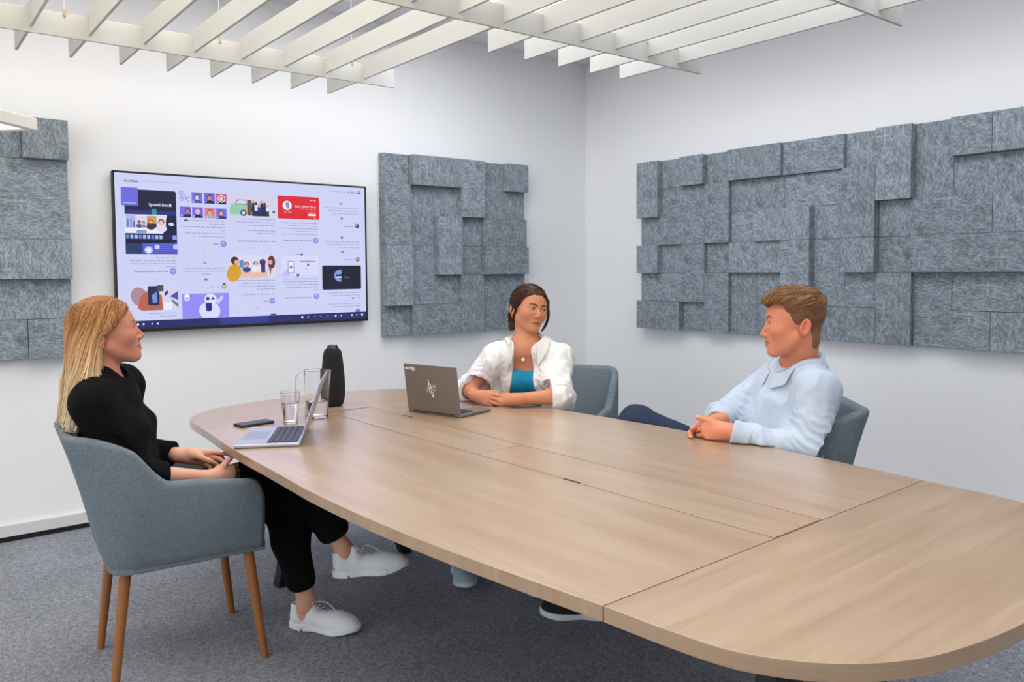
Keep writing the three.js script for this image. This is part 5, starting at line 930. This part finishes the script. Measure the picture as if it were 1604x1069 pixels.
// ===== the man in pale blue =====
{
  const base = V(2.74, 0, -1.9), P = person('man with short light brown hair in pale blue shirt sitting in profile at the right', base);
  const out = keepOut(chair2);
  const d = V(-0.9, 0, -0.44), l = toLeft(d), T = basis(V(-0.86, 0.25, -0.42)), Tb = basis(d);
  const hd = headSpec(V(2.705, 1.197, -1.718), V(-0.62, 0.0, -0.785), 0, { scale: 1.05, jaw: 1.1, brow: 0x6b4a32, browK: 0.9, browThick: 1.3, lip: 0xb5604f, flush: 0xd0705a, lash: 0.85, nose: 1.08, noseLen: 0.012, long: 0.01 });
  const J = {
    neck: V(2.785, 1.005, -1.735), Lsh: V(2.672, 0.958, -1.592), Rsh: V(2.862, 0.945, -1.885), Lelb: V(2.605, 0.735, -1.575), Relb: V(2.68, 0.8, -2.01), Lwr: V(2.448, 0.8, -1.822), Rwr: V(2.525, 0.808, -1.935),
    Lhip: V(2.64, 0.555, -1.79), Rhip: V(2.72, 0.56, -1.95), Lknee: V(2.4, 0.52, -2.12), Lank: V(2.245, 0.1, -2.27), Lheel: V(2.255, 0.045, -2.255), Ltoe: V(2.13, 0.03, -2.4), Rknee: V(2.575, 0.735, -2.39), Rank: V(2.36, 0.42, -2.6), Rheel: V(2.33, 0.37, -2.57), Rtoe: V(2.17, 0.36, -2.67),
  };
  const c0 = V(2.765, 0.88, -1.765), c1 = V(2.715, 0.72, -1.79), c2 = V(2.695, 0.57, -1.88);
  const torso = (g) => [pEll(c0, T, 0.17 + g, 0.165 + g, 0.11 + g, 0.05), pEll(c1, T, 0.155 + g, 0.15 + g, 0.115 + g, 0.08), pEll(c2, Tb, 0.165 + g, 0.1, 0.125 + g, 0.07),
    pCap(J.Rsh.clone().lerp(J.neck, 0.14), J.neck, 0.052 + g, 0.056 + g, 0.05), pCap(J.Lsh.clone().lerp(J.neck, 0.14), J.neck, 0.052 + g, 0.056 + g, 0.05)];
  const neck = [pCap(hd.world(0, -0.06, -0.035), J.neck, 0.057, 0.064, 0.03), pCap(J.neck, c0, 0.064, 0.1, 0.05)];
  const handL = hand({ w: J.Lwr, d: V(-0.32, -0.12, -0.94), n: V(0.86, -0.3, -0.3), right: false, size: 1.03, curl: [[0.45, 0.7, 0.4], [0.5, 0.75, 0.45], [0.55, 0.8, 0.45], [0.6, 0.85, 0.5]], thumb: [V(-0.35, 0.35, -0.85), V(-0.3, 0.22, -0.92)], nail: lin(0xe0a58e) });
  const handR = hand({ w: J.Rwr, d: V(-0.8, -0.32, -0.42), n: V(-0.2, -0.55, 0.8), right: true, size: 1.03, curl: [[0.5, 0.7, 0.45], [0.55, 0.75, 0.45], [0.6, 0.8, 0.45], [0.65, 0.85, 0.5]], thumb: [V(-0.8, 0.05, -0.2), V(-0.85, -0.2, -0.1)], nail: lin(0xe0a58e) });
  const skin = [...torso(-0.008), hd.prim, ...neck, ...limbs(J, { sh: 0.048, el: 0.04, wr: 0.028 }), ...legs(J, { th: 0.075, kn: 0.055, calf: 0.05, an: 0.036 }), ...handR.prims, ...handL.prims];
  const tone = lin(0xda8d6e), nails = paintNails([handR, handL]), stub = lin(0xc98a6c), fade = lin(0x7d5a42);
  const paint = (x, y, z, nx, ny, nz, o) => { hd.paint(x, y, z, o, tone); if (y < 0.87) nails(x, y, z, nx, ny, nz, o); else { const [a, b, c] = hd.loc(x, y, z); if (b < -0.05 && b > -0.115 && c > -0.01 && c < 0.1) lerp3(o, stub, 0.25 * sstep(-0.05, -0.07, b) * sstep(-0.115, -0.1, b) * sstep(-0.01, 0.03, c)); } };
  const skinU = union(skin), g = bodySkin((x, y, z) => out(skinU(x, y, z), x, y, z), Object.values(J).concat([hd.world(0, 0.1, 0)]), [[V(2.54, 0.95, -1.9), V(2.88, 1.35, -1.55), 0.0028], [V(2.3, 0.72, -2.08), V(2.58, 0.88, -1.76), 0.003]], paint);
  piece('body', g, skinMat(), P, base);
  eyes(P, hd, base, V(-0.64, 0.02, -0.77), 0x4f6a74);
  // pale blue shirt: collar, button front, long sleeves with cuffs
  const cloth = std({ color: 0xbccada, roughness: 0.85, side: THREE.DoubleSide });
  const LslE = J.Lelb.clone().lerp(J.Lwr, 0.9), RslE = J.Relb.clone().lerp(J.Rwr, 0.86);
  const shU = union([...torso(0.012), pCap(J.Lsh, J.Lelb, 0.068, 0.06, 0.05), pCap(J.Lelb, LslE, 0.058, 0.042, 0.03), pCap(J.Rsh, J.Relb, 0.066, 0.06, 0.05), pCap(J.Relb, RslE, 0.058, 0.043, 0.03)]);
  const sfL = sleeveFold(J.Lsh, J.Lelb, J.Lwr), sfR = sleeveFold(J.Rsh, J.Relb, J.Rwr);
  const shirt = (x, y, z) => {
    const r = V(x, y, z).sub(c0), a = r.dot(l), f = r.dot(d);
    const wr = crease(x + 0.4 * y, y * 0.45, z, 9), w2 = crease(x + 4, y * 0.7, z + 2, 22);
    let q = shU(x, y, z) - 0.011 * wr - 0.0026 * w2 - 0.009 * (sfL(x, y, z) + sfR(x, y, z));
    q = smax(q, -cap(x, y, z, J.neck.x, J.neck.y - 0.005, J.neck.z, hd.world(0, -0.03, -0.03).x, hd.world(0, -0.03, -0.03).y, hd.world(0, -0.03, -0.03).z, 0.074, 0.09), 0.006);
    if (f > 0.02) { q += 0.004 * Math.exp(-Math.pow((a + 0.012) / 0.003, 2)); q -= 0.002 * (1 - sstep(0.014, 0.017, Math.abs(a - 0.003))); }      // edge of the button front
    for (const [e, b, o] of [[LslE, J.Lelb, J.Lwr], [RslE, J.Relb, J.Rwr]]) { const ax = o.clone().sub(b).normalize(), t = (x - e.x) * ax.x + (y - e.y) * ax.y + (z - e.z) * ax.z, ra = Math.hypot(x - e.x - ax.x * t, y - e.y - ax.y * t, z - e.z - ax.z * t); if (t > -0.09 && ra < 0.08) { q = smin(q, Math.max(ra - 0.0445, Math.abs(t + 0.02) - 0.034), 0.004); q = smax(q, t - 0.012, 0.004); q = smax(q, -Math.max(ra - 0.034, -0.004 - t), 0.003); } }
    q = smax(q, 0.55 - y, 0.01);
    return out(q, x, y, z);
  };
  { const b = grow([J.neck, J.Lsh, J.Rsh, J.Lelb, J.Relb, LslE, RslE, c0, c1, c2], 0.15); piece('shirt', metricUV(surface(shirt, b.min, b.max, 0.005)), cloth, P, base, 'pale blue long-sleeved button shirt').add(shade(new THREE.Mesh(collarMesh({ c: J.neck.clone().add(V(-0.006, 0.036, -0.003)), d: d.clone().normalize(), l: l.clone().normalize(), r: 0.074, stand: 0.04, drop: 0.075, fall: [0.042, 0.06], half: 2.95, spread: 0.012, f: (x, y, z) => shU(x, y, z) - 0.006 }).translate(-base.x, -base.y, -base.z), cloth))); P.getObjectByName('shirt').children[0].name = 'collar'; }
  const trU = union([pEll(c2, Tb, 0.176, 0.105, 0.136, 0.07), ...['L', 'R'].flatMap((s) => [pCap(J[s + 'hip'], J[s + 'knee'], 0.098, 0.07, 0.05), pCap(J[s + 'knee'], J[s + 'ank'].clone().lerp(J[s + 'knee'], 0.08), 0.07, 0.06, 0.03)])]);
  { const b = grow([c2, ...['Lhip', 'Rhip', 'Lknee', 'Rknee', 'Lank', 'Rank'].map((k) => J[k])], 0.12); piece('jeans', metricUV(surface((x, y, z) => out(smax(trU(x, y, z) - 0.005 * crease(x, y, z, 12), 0.09 - y, 0.01), x, y, z), b.min, b.max, 0.008)), std({ color: 0x1d2a45, roughness: 0.9 }), P, base, 'dark blue jeans'); }
  const sg = shoeGeometry(0.285, 'slip'), mats = [std({ color: 0x121214, roughness: 0.85 }), std({ color: 0xd5dde4, roughness: 0.55 }), null];
  shoe(P, sg, mats, V(2.262, 0.002, -2.235), V(-0.66, 0, -0.75), base);
  shoe(P, sg, mats, V(2.345, 0.335, -2.58), V(-0.82, -0.05, -0.55), base);
  // hair: longer on top and swept up from the brow, cropped at the sides
  const hairF = (x, y, z) => {
    const [a0, b, c] = hd.loc(x, y, z), a = Math.abs(a0);
    const thick = 0.0035 + 0.017 * sstep(0.03, 0.09, b) + 0.012 * sstep(0.03, 0.085, b) * sstep(-0.02, 0.08, c);
    let q = ell(a, b, c, 0, 0.032, -0.014, 0.073, 0.079, 0.095) - thick;
    q = smin(q, ell(a, b, c, 0, -0.055, -0.06, 0.05, 0.05, 0.033), 0.03);
    const fr = b > 0.064 ? mixn(0.04, 0.2, clamp((b - 0.064) / 0.012)) : b > 0.008 ? mixn(0.015, 0.04, (b - 0.008) / 0.056) : b > -0.006 ? mixn(0.002, 0.015, (b + 0.006) / 0.014) : b > -0.03 ? -0.018 - 0.04 * sstep(0.0, -0.03, b) : -0.058;
    q = smax(q, c - fr, 0.004); q = smax(q, -0.105 - b, 0.006);
    q = smin(q, ell(a0, b, c, 0.006, 0.074, 0.09, 0.04, 0.02, 0.014), 0.014);
    return q + 0.0016 * sstep(0.05, 0.09, b) * Math.sin(a0 * 230 + c * 50 + 2 * noise(a0 * 40, b * 40, c * 40)) + 0.0005 * Math.sin(a * 400) * Math.sin(b * 500);
  };
  const h0 = lin(0x5b3c26), h1 = lin(0xa77c4f), h2 = lin(0x6d4d37), h3 = lin(0x8a674a);
  const tint = (k, o) => { for (let j = 0; j < 3; j++) o[j] = mixn(h0[j], h1[j], clamp(k)); };
  const hb = grow([hd.world(0, 0.12, 0.1), hd.world(0, 0.02, -0.11), hd.world(0, -0.1, -0.08)], 0.085);
  const hg = [surface(hairF, hb.min, hb.max, 0.004, (x, y, z, nx, ny, nz, o) => { const b = hd.loc(x, y, z)[1], n = noise(x * 90, y * 90, z * 90), o2 = [0, 0, 0]; tint(0.45 + 0.5 * n, o); for (let j = 0; j < 3; j++) o2[j] = mixn(h3[j], h2[j], clamp(0.4 + 0.6 * n + sstep(-0.06, 0.04, b) * 0.5)); lerp3(o, o2, 1 - sstep(0.05, 0.075, b + 0.008 * n)); })];
  const starts = []; for (let i = 0; i < 640; i++) { const v = hd.world(rr(-0.075, 0.075), rr(0.07, 0.15), rr(-0.1, 0.1)); starts.push(v); }
  hg.push(strands(hairF, starts, (p) => { const q = hd.loc(p.x, p.y, p.z); return hd.B[2].clone().multiplyScalar(0.9).addScaledVector(hd.B[0], 0.4 + 0.3 * Math.sin(p.x * 90)).addScaledVector(hd.B[1], q[1] > 0.1 ? 0.1 : -0.35); }, { len: 0.07, step: 0.006, r0: 0.0016, lift: 0.0012, colourAt: (t, k, p, o) => tint(0.1 + 0.9 * k, o), stop: (p) => hd.loc(p.x, p.y, p.z)[1] < 0.06 }));
  piece('hair', mergeSkin(hg), M.hair, P, base, 'short light brown hair, longer and swept up on top');
}
renderer.render(scene, camera);
